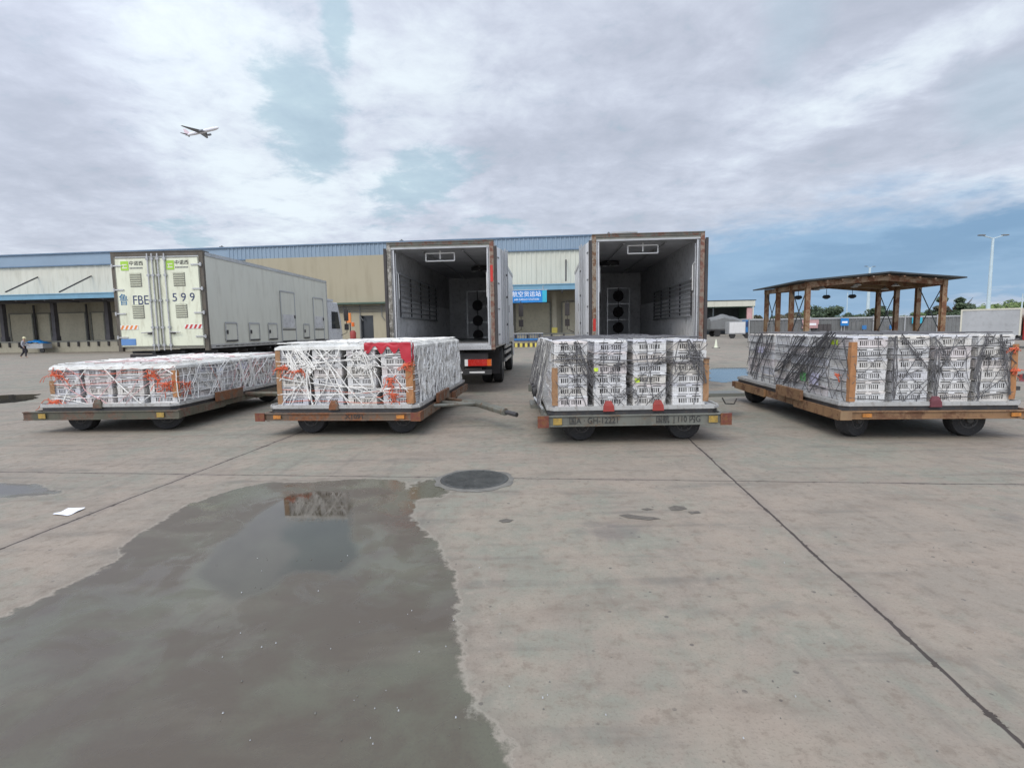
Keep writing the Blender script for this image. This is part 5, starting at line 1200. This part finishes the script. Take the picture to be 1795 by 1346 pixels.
# blue thing and crate on the left dock
c = bworld(58, D0 - 1.0, 0); t = empty('covered_cart', c, BY, 'small flat cart under a blue tarpaulin beside the left dock', 'cart')
m = MB(); n = 12; vs = []
for i in range(n + 1):
    for j in range(5): vs.append((-1.0 + 2.3 * i / n, -.5 + j * .25, .98 + .32 * math.sin(math.pi * i / n) * math.sin(math.pi * (j + .5) / 5) + .04 * math.sin(i * 2.3 + j)))
m.add(vs, [(i * 5 + j, i * 5 + j + 1, i * 5 + j + 6, i * 5 + j + 5) for i in range(n) for j in range(4)], 'sign_blue'); o = m.build('tarpaulin', t, True); o.modifiers.new('s', 'SOLIDIFY').thickness = .03
m = MB(); m.box(-1.0, 1.3, -.5, .5, .45, .92, 'metal_lt'); m.build('bed', t)
for x in (-.8, 1.1): m = MB(); m.lathe([(.1, -.06), (.24, -.06), (.24, .06), (.1, .06)], 'rubber', 16, 'y'); o = m.build('wheel', t, True); o.location = (x, -.4, .24)

# ------------------------------------------------------------------ person
def skin_body(name, pts, edges, mat, parent=None, sub=2):
    me = bpy.data.meshes.new(name); me.from_pydata([p[:3] for p in pts], edges, []); o = bpy.data.objects.new(name, me); COL.objects.link(o)
    sk = o.modifiers.new('skin', 'SKIN'); sk.use_smooth_shade = True
    for i, v in enumerate(me.skin_vertices[0].data): v.radius = (pts[i][3], pts[i][4] if len(pts[i]) > 4 else pts[i][3]); v.use_root = (i == 0)
    o.modifiers.new('sub', 'SUBSURF').levels = 1; o.modifiers['sub'].render_levels = sub; me.materials.append(MATS[mat])
    if parent: o.parent = parent
    return o
p = on_z(43, 627.5); pr = empty('person', (p.x, p.y, 0), R(-60), 'person in pale top, dark trousers and yellowish cap walking by the left dock', 'person'); pr.scale = (.93,) * 3
B = [(0, 0, .93, .13, .10), (0, .01, 1.12, .12, .09), (0, .03, 1.32, .16, .10), (0, .06, 1.44, .055), (0, .09, 1.52, .075), (0, .10, 1.60, .085, .09), (0, .09, 1.66, .05),
     (.10, 0, .90, .09), (.11, .16, .52, .06), (.11, .12, .10, .042), (.11, .24, .05, .035), (-.10, 0, .90, .09), (-.11, -.04, .50, .06), (-.11, -.26, .13, .042), (-.11, -.17, .04, .035),
     (.19, .03, 1.38, .055), (.24, -.06, 1.12, .042), (.25, .06, .90, .033), (.25, .12, .82, .03), (-.19, .03, 1.38, .055), (-.24, .12, 1.13, .042), (-.22, .32, 1.02, .033), (-.22, .40, 1.0, .03)]
EE = [(0, 1), (1, 2), (2, 3), (3, 4), (4, 5), (5, 6), (0, 7), (7, 8), (8, 9), (9, 10), (0, 11), (11, 12), (12, 13), (13, 14), (2, 15), (15, 16), (16, 17), (17, 18), (2, 19), (19, 20), (20, 21), (21, 22)]
skin_body('body', B, EE, 'skin', pr)
sel = [0, 7, 8, 9, 11, 12, 13]; g = [tuple(B[i][:3]) + tuple(r * 1.28 for r in B[i][3:]) for i in sel]; skin_body('trousers', g, [(0, 1), (1, 2), (2, 3), (0, 4), (4, 5), (5, 6)], 'trouser', pr)
sel = [0, 1, 2, 15, 16, 17, 19, 20, 21]; g = [tuple(B[i][:3]) + tuple(r * 1.2 for r in B[i][3:]) for i in sel]; skin_body('shirt', g, [(0, 1), (1, 2), (2, 3), (3, 4), (4, 5), (2, 6), (6, 7), (7, 8)], 'shirt', pr)
m = MB(); m.lathe([(.105, 1.60), (.112, 1.64), (.10, 1.70), (.05, 1.745), (.01, 1.75)], 'cap', 16, 'z', (0, .10, 0)); m.taper((-.08, .08, .17, .27), (-.08, .08, .17, .26), 1.60, 1.615, 'cap'); m.build('cap', pr, True)

# ------------------------------------------------------------------ aeroplane
d0 = ray(354, 231); dep = 895.0; cpos = Vector((0, 0, CAMH)) + d0 * dep
k = dep / FPX; C3 = CM.to_3x3()
Fv = C3 @ Vector((32.8, 4.3, 5.75)); Sv = C3 @ Vector((-24.5 + .58 * 33, 12 - .471 * 33, 33.0))
Fd = Fv.normalized(); Sd = (Sv - Fd * Sv.dot(Fd)).normalized(); Ud = Fd.cross(-Sd).normalized()
if Ud.z < 0: Ud = -Ud
hl = Fv.length * k
ap = empty('passenger_jet', cpos, 0, 'white twin engine passenger jet climbing in the sky at upper left', 'airplane')
ap.matrix_world = Matrix(((Fd.x, Sd.x, Ud.x, cpos.x), (Fd.y, Sd.y, Ud.y, cpos.y), (Fd.z, Sd.z, Ud.z, cpos.z), (0, 0, 0, 1)))
q_ = hl / 32.0
m = MB(); m.lathe([(.1, 32), (1.0, 31), (1.9, 29), (2.6, 26), (2.85, 22), (2.85, -14), (2.3, -22), (1.3, -28), (.3, -32)], 'plane_white', 24, 'x'); fus = m.build('fuselage', ap, True); fus.scale = (q_,) * 3
def foil(sgn, root, tip, mat, th=.5):
    m = MB(); (x0, x1, y0, z0), (x2, x3, y2, z2) = root, tip
    vs = [(x0, sgn * y0, z0 - th), (x1, sgn * y0, z0 - th), (x1, sgn * y0, z0 + th), (x0, sgn * y0, z0 + th), (x2, sgn * y2, z2 - th * .3), (x3, sgn * y2, z2 - th * .3), (x3, sgn * y2, z2 + th * .3), (x2, sgn * y2, z2 + th * .3)]
    m.add(vs, [(0, 1, 2, 3), (4, 5, 6, 7), (0, 1, 5, 4), (1, 2, 6, 5), (2, 3, 7, 6), (3, 0, 4, 7)], mat); return m
for sg in (-1, 1):
    o = foil(sg, (-5.5, 7.5, 2, -1.6), (-14.5, -11.8, 29.5, 1.8), 'plane_dark').build('wing', ap); o.scale = (q_,) * 3
    m = MB(); m.lathe([(1.0, -3.4), (1.75, -1.5), (1.85, 2.4), (1.6, 3.2), (1.2, 3.2)], 'plane_dark', 18, 'x', (5.5, 9.5 * sg, -3.0)); m.box(-1, 5, 9.5 * sg - .2, 9.5 * sg + .2, -2, -1.2, 'plane_dark'); e_ = m.build('engine', ap, True); e_.scale = (q_,) * 3
    o = foil(sg, (-30, -25, .8, .6), (-33, -31, 10, 1.2), 'plane_dark', .3).build('tailplane', ap); o.scale = (q_,) * 3
m = MB(); m.prism([(-31.5, 1.2), (-22, 2.3), (-30, 10.5), (-33.5, 10.5)], -.25, .25, 'y', 'plane_pink'); o = m.build('tail_fin', ap); o.scale = (q_,) * 3

# ------------------------------------------------------------------ steel canopy on the right (frame aligned with the slabs)
DC = 40.0
def at_b(px, w, z=0): return BM @ Vector((U_(px, w), w, z))
uc0 = U_(1414, DC); uc1 = U_(1651, DC); Wd = uc1 - uc0; um = U_(1545, DC) - uc0
o0 = BM @ Vector((uc0, DC, 0)); sc = empty('steel_canopy', o0, BY, 'open rust stained steel canopy with low gable roof on braced columns', 'canopy')
zl, zr, zg = 4.55, 4.50, 4.92; rows = (0.0, 2.7, 5.3, 7.8)
for sx, x, zt in (('l', 0, zl), ('r', Wd, zr)):
    for y in rows:
        m = MB(); zt_ = zt - .1
        m.box(x - .15, x + .15, y - .15, y - .125, 0, zt_, 'canopy_rust'); m.box(x - .15, x + .15, y + .125, y + .15, 0, zt_, 'canopy_rust'); m.box(x - .02, x + .02, y - .124, y + .124, 0, zt_, 'canopy_rust')
        m.box(x - .24, x + .24, y - .24, y + .24, 0, .12, 'canopy_rust'); m.build('column', sc)
    for ya_, yb_ in ((rows[0], rows[1]), (rows[2], rows[3])):
        m = MB(); m.tube([(x, ya_ + .15, .9), (x, yb_ - .15, zt - .5)], .035, 'shed_dark', 6); m.tube([(x, yb_ - .15, .9), (x, ya_ + .15, zt - .5)], .035, 'shed_dark', 6); m.build('cross_brace', sc)
m = MB(); oh = .9
for y in rows:
    for (xa, za), (xb, zb) in (((-.2, zl - .05), (um, zg - .05)), ((um, zg - .05), (Wd + .2, zr - .05))):
        m.add([(xa, y - .09, za - .38), (xb, y - .09, zb - .38), (xb, y - .09, zb), (xa, y - .09, za), (xa, y + .09, za - .38), (xb, y + .09, zb - .38), (xb, y + .09, zb), (xa, y + .09, za)], [(0, 1, 2, 3), (4, 5, 6, 7), (0, 1, 5, 4), (2, 3, 7, 6), (0, 3, 7, 4), (1, 2, 6, 5)], 'canopy_rust')
m.build('rafter', sc)
m = MB(); m.box(-.12, .12, -.2, 8.0, zl - .42, zl - .10, 'canopy_rust'); m.build('edge_beam', sc)
m = MB(); m.box(Wd - .12, Wd + .12, -.2, 8.0, zr - .42, zr - .10, 'canopy_rust'); m.build('edge_beam', sc)
m = MB()
m.prism([(-oh, zl - .06), (um, zg + .02), (Wd + oh, zr - .04), (Wd + oh, zr + .05), (um, zg + .12), (-oh, zl + .04)], -.8, 8.6, 'y', 'shed_dark'); m.build('roof', sc)
m = MB()
for i in range(1, 9): x = Wd * i / 9; z = (zl + (zg - zl) * x / um) if x < um else (zg + (zr - zg) * (x - um) / (Wd - um)); m.box(x - .06, x + .06, -.7, 8.5, z - .16, z - .075, 'post_rust')
m.build('purlins', sc)
for i, (x, y) in enumerate(((1.6, 1.5), (4.0, 1.5), (6.6, 1.5), (2.4, 4.3), (5.2, 4.3), (7.4, 4.3))):
    z = (zl + (zg - zl) * x / um) if x < um else (zg + (zr - zg) * (x - um) / (Wd - um)); z -= .55
    m = MB(); m.cyl((x, y, z + .16), (x, y, z + .45), .02, 'dark_steel', 6); m.lathe([(.08, z + .16), (.26, z + .02), (.27, z), (.2, z - .02)], 'lamp_white', 16, 'z', (x, y, 0)); m.build('pendant_lamp', sc, True)
for i, (x, y) in enumerate(((2.2, 7.0), (4.4, 7.0), (6.4, 7.0))):
    m = MB(); z = zl - .75; m.cyl((x, y, z + .1), (x, y, z + .6), .02, 'dark_steel', 6); m.lathe([(.1, z - .2), (.28, z - .1), (.30, z), (.2, z + .12)], 'shed_dark', 16, 'z', (x, y, 0)); m.build('speaker_horn', sc, True)

# ------------------------------------------------------------------ small shed right of the trucks
DS = 96.0; a = U_(1200, DS); b = U_(1318, DS)
sh = empty('open_shed', BM @ Vector((a, DS, 0)), BY, 'low open shed with dark interior and cream roof edge right of the open trucks', 'shed'); w_ = (b - a).x if hasattr(b - a, 'x') else b - a; sh.scale = (1, 1, 1.44)
m = MB(); m.box(-.3, w_ + .45, -.6, 7, 3.95, 4.05, 'shed_dark'); m.build('roof', sh)
m = MB(); m.box(-.3, w_ + .3, -.55, -.45, 3.30, 3.949, 'wall_cream'); m.box(-.3, w_ + .3, -.449, -.40, 3.2, 3.9, 'shed_green'); m.build('fascia', sh)
m = MB(); m.box(w_ * .42, w_, 6.0, 6.3, 0, 3.94, 'shed_dark'); m.build('back_wall', sh)
m = MB(); m.box(w_ - .35, w_, .2, 6, 0, 3.94, 'shed_green'); m.build('side_wall', sh)
m = MB(); m.box(w_ - .9, w_ - .06, -.3, .19, 0, 3.1, 'pink'); m.build('front_pier', sh)
for x in (.2, w_ * .42): m = MB(); m.box(x - .1, x + .1, -.3, -.1, 0, 3.2, 'shed_dark'); m.build('post', sh)
m = MB(); m.box(w_ - .05, w_ + .12, -.45, -.301, 0, 3.29, 'wall_white'); m.build('corner_trim', sh)
# parked tilt trailer, utility cart and cone in front of it
c = at_b(1283, 80.0); t = empty('covered_trailer', c, BY, 'grey tarpaulin covered trailer parked in front of the open shed', 'trailer'); t.scale = (1.55,) * 3
m = MB(); n = 14; vs = []
for i in range(n + 1):
    z = 1.55 + .45 * math.exp(-((i / n - .3) / .25) ** 2) + .05 * math.sin(i * 1.9)
    for j, (y, f_) in enumerate(((-.9, 0), (-.85, .75), (-.4, 1), (.5, 1), (1.0, .7), (1.05, 0))): vs.append((-2.1 + 4.1 * i / n, y, .7 + (z - .7) * f_))
m.add(vs, [(i * 6 + j, i * 6 + j + 1, i * 6 + j + 7, i * 6 + j + 6) for i in range(n) for j in range(5)] + [tuple(range(6)), tuple(range(n * 6, n * 6 + 6))], 'metal_grey'); m.build('tarpaulin', t, True)
m = MB(); m.box(-2.1, 2.0, -.9, 1.0, .55, .70, 'dark_steel'); m.build('bed', t)
for x in (-1.5, 1.5):
    for y in (-.8, .9): m = MB(); m.lathe([(.1, -.09), (.3, -.09), (.3, .09), (.1, .09)], 'rubber', 16, 'y'); o = m.build('wheel', t, True); o.location = (x, y, .3)
c = at_b(1296, 68.0); t = empty('utility_cart', c, BY, 'small white and blue utility cart parked before the covered trailer', 'cart'); t.scale = (1.5,) * 3
m = MB(); m.box(-.95, .35, -.5, .5, .35, 1.35, 'metal_lt'); m.box(-.90, .30, -.52, -.501, .42, 1.28, 'truck_white'); m.build('cabin', t, bevel=.03)
m = MB(); m.box(.36, .85, -.45, .45, .30, 1.45, 'blue_bright'); m.box(.40, .80, -.47, -.451, .9, 1.35, 'blue_navy'); m.build('hood', t, bevel=.05)
for x in (-.65, .5): m = MB(); m.lathe([(.08, -.07), (.24, -.07), (.24, .07), (.08, .07)], 'rubber', 16, 'y'); o = m.build('wheel', t, True); o.location = (x, -.42, .24)
c = on_z(1255, 610); m = MB(); m.lathe([(.20, .03), (.13, .04), (.03, .62), (.012, .63)], 'truck_cream', 20); m.box(-.22, .22, -.22, .22, 0, .03, 'bumper_black')
o = thing_mesh(m, 'traffic_cone', 'pale worn traffic cone standing alone right of the lettered trolley load', 'cone', smooth=True); o.location = c

# ------------------------------------------------------------------ hoarding and the things along it
DF = 58.0
a = U_(1312, DF); b = U_(1900, DF)
fe = empty('metal_hoarding', BM @ Vector((a, DF, 0)), BY, 'long grey metal hoarding fence behind the steel canopy', 'fence'); L_ = b - a
m = MB(); wall_panel(m, 0, L_, 0, .06, .05, 2.15, 'metal_grey', .05, .38); m.build('panels', fe)
m = MB(); m.box(0, L_, -.09, -.052, 2.05, 2.2, 'metal_lt'); m.build('top_rail', fe)
for i in range(int(L_ / 3)): m = MB(); m.box(i * 3.0, i * 3.0 + .1, -.14, -.0905, 0, 2.3, 'metal_lt'); m.build('post', fe)
def board_sign(px, w, h, z, mat, lab, nm='notice_board', dist=DF - .3, tx=None):
    c = at_b(px, dist); t = empty(nm, (c.x, c.y, z), BY, lab, 'sign'); m = MB(); m.box(-w / 2, w / 2, 0, .05, 0, h, mat); m.build('panel', t)
    m = MB(); m.box(-.03, .03, .051, .09, -z, h, 'metal_lt'); m.build('post', t)
    if tx: m = MB(); m.box(-w * .35, w * .35, -.006, -.0005, h * .35, h * .6, 'ink_white'); m.build('stripe', t)
board_sign(1481, .75, .75, 1.35, 'sign_blue', 'blue notice board with white band on the hoarding, leftmost blue board', tx=1)
board_sign(1516, .40, .40, .95, 'blue_bright', 'small square blue sign low on the hoarding, left of a second one')
board_sign(1564, .40, .40, .95, 'blue_bright', 'small square blue sign low on the hoarding near the teal board')
board_sign(1608, .95, .60, 1.45, 'sign_teal', 'teal notice board on top of the hoarding near the right canopy columns')
board_sign(1421, 1.6, .85, 1.15, 'pink', 'pale pink printed banner on the hoarding behind the left canopy column', tx=1)
for k, px in enumerate((1439, 1446, 1453)):
    c = at_b(px, DF - 1.2); m = MB(); m.lathe([(.22, 0), (.24, .05), (.235, .6), (.25, .62), (.235, .64), (.235, 1.5), (.20, 1.55), (.02, 1.55)], 'bumper_black', 20)
    o = thing_mesh(m, 'gas_cylinder', ['black drum standing nearest the pink banner', 'middle one of three black drums beside the hoarding', 'black drum nearest the blue notice board'][k], 'drum', group='black drums by the hoarding', smooth=True); o.location = c
# white barrier rails in front of hoarding
for k, (px, w) in enumerate(((1375, 2.6), (1530, 3.4))):
    c = at_b(px, 47.0 + k); m = MB()
    m.tube([(-w / 2, 0, 0), (-w / 2, 0, 1.75), (w / 2, 0, 1.75), (w / 2, 0, 0)], .035, 'metal_lt', 6); m.tube([(-w / 2, 0, .9), (w / 2, 0, .9)], .03, 'metal_lt', 6)
    for j in range(1, 8): m.tube([(-w / 2 + w * j / 8, 0, .9), (-w / 2 + w * j / 8, 0, 1.75)], .02, 'metal_lt', 5)
    for x in (-w / 2, w / 2): m.box(x - .05, x + .05, -.3, .3, 0, .05, 'metal_lt')
    o = thing_mesh(m, 'steel_rack', ['tall grey tube rack standing left of the steel canopy', 'wide grey tube rack standing under the steel canopy'][k], 'rack'); o.location = c; o.rotation_euler = (0, 0, BY)
# box van at the right edge
p = on_y(1683, 580, 33.0); p2 = on_y(1778, 580, 31.2); v = (p2 - p).xy; t = empty('box_van', (p.x, p.y, 0), math.atan2(v.y, v.x), 'pale grey box van with red cab at the right edge of the yard', 'van')
Lv = v.length + .25
m = MB(); m.box(0, Lv, 0, 2.0, .75, 2.28, 'metal_lt'); m.box(-.02, .06, -.02, 2.02, .72, 2.31, 'wall_white'); m.box(Lv - .06, Lv + .02, -.02, 2.02, .72, 2.31, 'wall_white'); m.box(.061, Lv - .061, -.022, .03, 2.22, 2.31, 'wall_white'); m.build('cargo_box', t)
m = MB(); m.prism([(Lv + .1, .45), (Lv + .1, 1.95), (Lv + .9, 1.95), (Lv + 1.4, 1.35), (Lv + 1.65, 1.2), (Lv + 1.65, .45)], .1, 1.9, 'y', 'van_red'); cb = m.build('cab', t, bevel=.05)
m = MB(); m.prism([(Lv + .25, 1.25), (Lv + .25, 1.8), (Lv + .85, 1.8), (Lv + 1.22, 1.3)], .09, .099, 'y', 'glass_dark'); m.build('window', cb)
m = MB(); m.box(0, Lv + .1, .2, 1.8, .45, .74, 'chassis'); m.build('chassis', t)
for x in (.8, Lv + .9):
    for y in (.12, 1.88): m = MB(); m.lathe([(.15, -.1), (.36, -.1), (.36, .1), (.15, .1)], 'rubber', 20, 'y'); o = m.build('wheel', t, True); o.location = (x, y, .36)

# ------------------------------------------------------------------ light poles
def pole(px, pyt, Y, lab, r=.13, arms=True, h=None):
    tp = on_y(px, pyt, Y); t = empty('light_pole', (tp.x, Y, 0), rn(-.3, .3), lab, 'light pole', 'tall pale light poles'); H = tp.z
    m = MB(); m.tube([(0, 0, 0), (0, 0, H * .5), (0, 0, H)], [r * 1.4, r * 1.05, r * .7], 'pole_pale', 10); m.build('mast', t, True)
    if arms:
        s_ = Y / 80 if not h else .62; m = MB(); m.tube([(-1.7 * s_, 0, H + .35 * s_), (0, 0, H - .1 * s_), (1.7 * s_, 0, H + .35 * s_)], .07 * s_, 'pole_pale', 6); m.build('arm', t)
        for x in (-1.8 * s_, 1.8 * s_): m = MB(); m.box(x - .45 * s_, x + .45 * s_, -.2, .2, H + .30 * s_, H + .46 * s_, 'metal_grey'); m.build('lamp_head', t, bevel=.02)
pole(1741, 417, 80, 'tallest pale light pole with two arms, right of the steel canopy', .22)
pole(1525, 469, 120, 'pale light pole rising behind the canopy roof ridge', .30, h=1)
pole(1486, 512, 110, 'slim pale pole seen low behind the canopy, left of the larger one', .08, False)
pole(1341, 528, 70, 'slim short pale pole between the open shed and the canopy', .07, False)
pole(1793, 515, 90, 'slim pale pole at the far right edge above the van', .12, False)

# ------------------------------------------------------------------ trees and bushes
def tree(px, pyt, Y, wpx, lab, mat, kind='tree', n=3800, trunk=True, base=.0):
    tp = on_y(px, pyt, Y); H = max(tp.z, 1.2); w = wpx * Y / FPX / 2; rr = random.Random(int(px * 13 + Y))
    t = empty(kind, (tp.x, Y, base), 0, lab, 'tree' if kind == 'tree' else 'bush', 'trees and bushes beyond the yard')
    m = MB(); th = H * .45
    m.tube([(0, 0, 0), (.08 * w, 0, th * .5), (0, 0, th), (0, 0, H * .8)], [.05 * H, .04 * H, .03 * H, .01 * H], 'bark', 8)
    for k in range(6):
        a = k * 1.05 + rr.random(); m.tube([(0, 0, th * (.6 + .1 * k)), (w * .35 * math.cos(a), w * .35 * math.sin(a), th * (.9 + .12 * k)), (w * .7 * math.cos(a), w * .7 * math.sin(a), min(H * .9, th * (1.25 + .14 * k)))], [.02 * H, .012 * H, .004 * H], 'bark', 5)
    m.build('trunk', t, True)
    cl = [(rr.gauss(0, .45) * w, rr.gauss(0, .4) * w, H * (.35 + .5 * rr.random()), w * (.22 + .28 * rr.random())) for _ in range(13)]
    vs, fs = [], []; s = max(.06, .0021 * Y)
    for i in range(n):
        c_ = rr.choice(cl); d = Vector((rr.gauss(0, 1), rr.gauss(0, 1), rr.gauss(0, 1))).normalized() * (c_[3] * rr.random() ** .4)
        p = Vector(c_[:3]) + Vector((d.x, d.y, d.z * .75)); p.z = min(p.z, H * (1.0 + .04 * rr.random())); 
        if p.z < .1: continue
        a = Vector((rr.gauss(0, 1), rr.gauss(0, 1), rr.gauss(0, 1))).normalized(); b_ = a.orthogonal().normalized(); q = s * (.6 + rr.random()); o_ = len(vs)
        vs += [tuple(p + a * q), tuple(p + b_ * q * .6), tuple(p - a * q), tuple(p - b_ * q * .6)]; fs.append((o_, o_ + 1, o_ + 2, o_ + 3))
    me_ = bpy.data.meshes.new('crown'); me_.from_pydata(vs, [], fs); me_.materials.append(MATS[mat]); o = bpy.data.objects.new('crown', me_); COL.objects.link(o); o.parent = t
tree(1448, 533, 92, 62, 'round dark tree seen through the middle of the steel canopy', 'leaf_dark')
tree(1418, 545, 95, 40, 'small dark tree left of the round one behind the canopy', 'leaf_mid')
tree(1500, 549, 96, 50, 'low dark tree between the two slim poles behind the canopy', 'leaf_dark')
tree(1556, 531, 90, 50, 'bushy tree behind the right rear columns of the canopy', 'leaf_dark')
tree(1600, 547, 94, 44, 'low green tree between the right canopy columns', 'leaf_mid')
tree(1636, 541, 94, 40, 'dark tree behind the right front canopy column', 'leaf_dark')
tree(1683, 514, 88, 52, 'tall dark bushy tree just right of the steel canopy', 'leaf_dark', n=5200)
tree(1662, 528, 90, 36, 'half hidden brownish tree touching the canopy right column', 'leaf_brown')
tree(1725, 533, 100, 60, 'light green bush above the left end of the van', 'leaf_light', 'bush')
tree(1765, 530, 100, 60, 'light green bush above the middle of the van', 'leaf_light', 'bush')
tree(1805, 520, 104, 50, 'taller olive bush at the far right edge', 'leaf_mid', 'bush')
tree(1380, 545, 96, 50, 'reddish brown low bush behind the left canopy columns', 'leaf_brown', 'bush')
tree(1347, 553, 96, 36, 'dark low bush between shed and canopy', 'leaf_dark', 'bush')
tree(1325, 548, 99, 26, 'small dark bush beside the open shed', 'leaf_brown', 'bush')
# far band of woodland on the horizon
rr = random.Random(5); vs, fs = [], []
for i in range(16000):
    px = rr.uniform(1225, 2050); Y = rr.uniform(150, 175); x = (px - CX) / FPX * Y
    hh = 3.2 + 1.3 * mnoise.noise(Vector((x * .06, 0, 3))) + 1.0 * mnoise.noise(Vector((x * .3, 0, 9))); z = rr.random() ** .6 * hh; q = .28 * (.6 + rr.random())
    p = Vector((x, Y, z)); a = Vector((rr.gauss(0, 1), rr.gauss(0, 1), rr.gauss(0, 1))).normalized(); b_ = a.orthogonal().normalized(); o_ = len(vs)
    vs += [tuple(p + a * q), tuple(p + b_ * q), tuple(p - a * q), tuple(p - b_ * q)]; fs.append((o_, o_ + 1, o_ + 2, o_ + 3))
me_ = bpy.data.meshes.new('far_woods'); me_.from_pydata(vs, [], fs); me_.materials.append(MATS['leaf_dark']); o = bpy.data.objects.new('far_woods', me_); COL.objects.link(o); tag(o, 'low dark far off woodland along the horizon on the right', 'woods', kind='stuff')
# red drum and orange lamp by the office wall beside the first truck's cab
p = on_y(619, 590, 42.0); m = MB(); m.lathe([(.28, 0), (.30, .04), (.28, .4), (.30, .44), (.28, .5), (.29, .9), (.27, .95), (.02, .95)], 'van_red', 20); m.lathe([(.22, .951), (.24, 1.5), (.16, 1.65), (.02, 1.7)], 'stop_red', 16)
o = thing_mesh(m, 'red_bin', 'red round bin standing by the office wall beyond the left truck cab', 'bin', smooth=True); o.location = (p.x, p.y, 0)
p = on_y(614, 575, 44.0); t = empty('warning_lamp', (p.x, p.y, 0), 0, 'orange warning lamp on a thin dark post by the office wall', 'lamp')
m = MB(); m.cyl((0, 0, 0), (0, 0, 3.2), .05, 'dark_steel', 8); m.build('post', t); m = MB(); m.box(-.3, .1, -.1, .1, 2.3, 3.1, 'chevron_orange'); m.box(.12, .34, -.1, .1, 2.0, 2.35, 'lamp_orange'); m.build('lamp_box', t, bevel=.03)
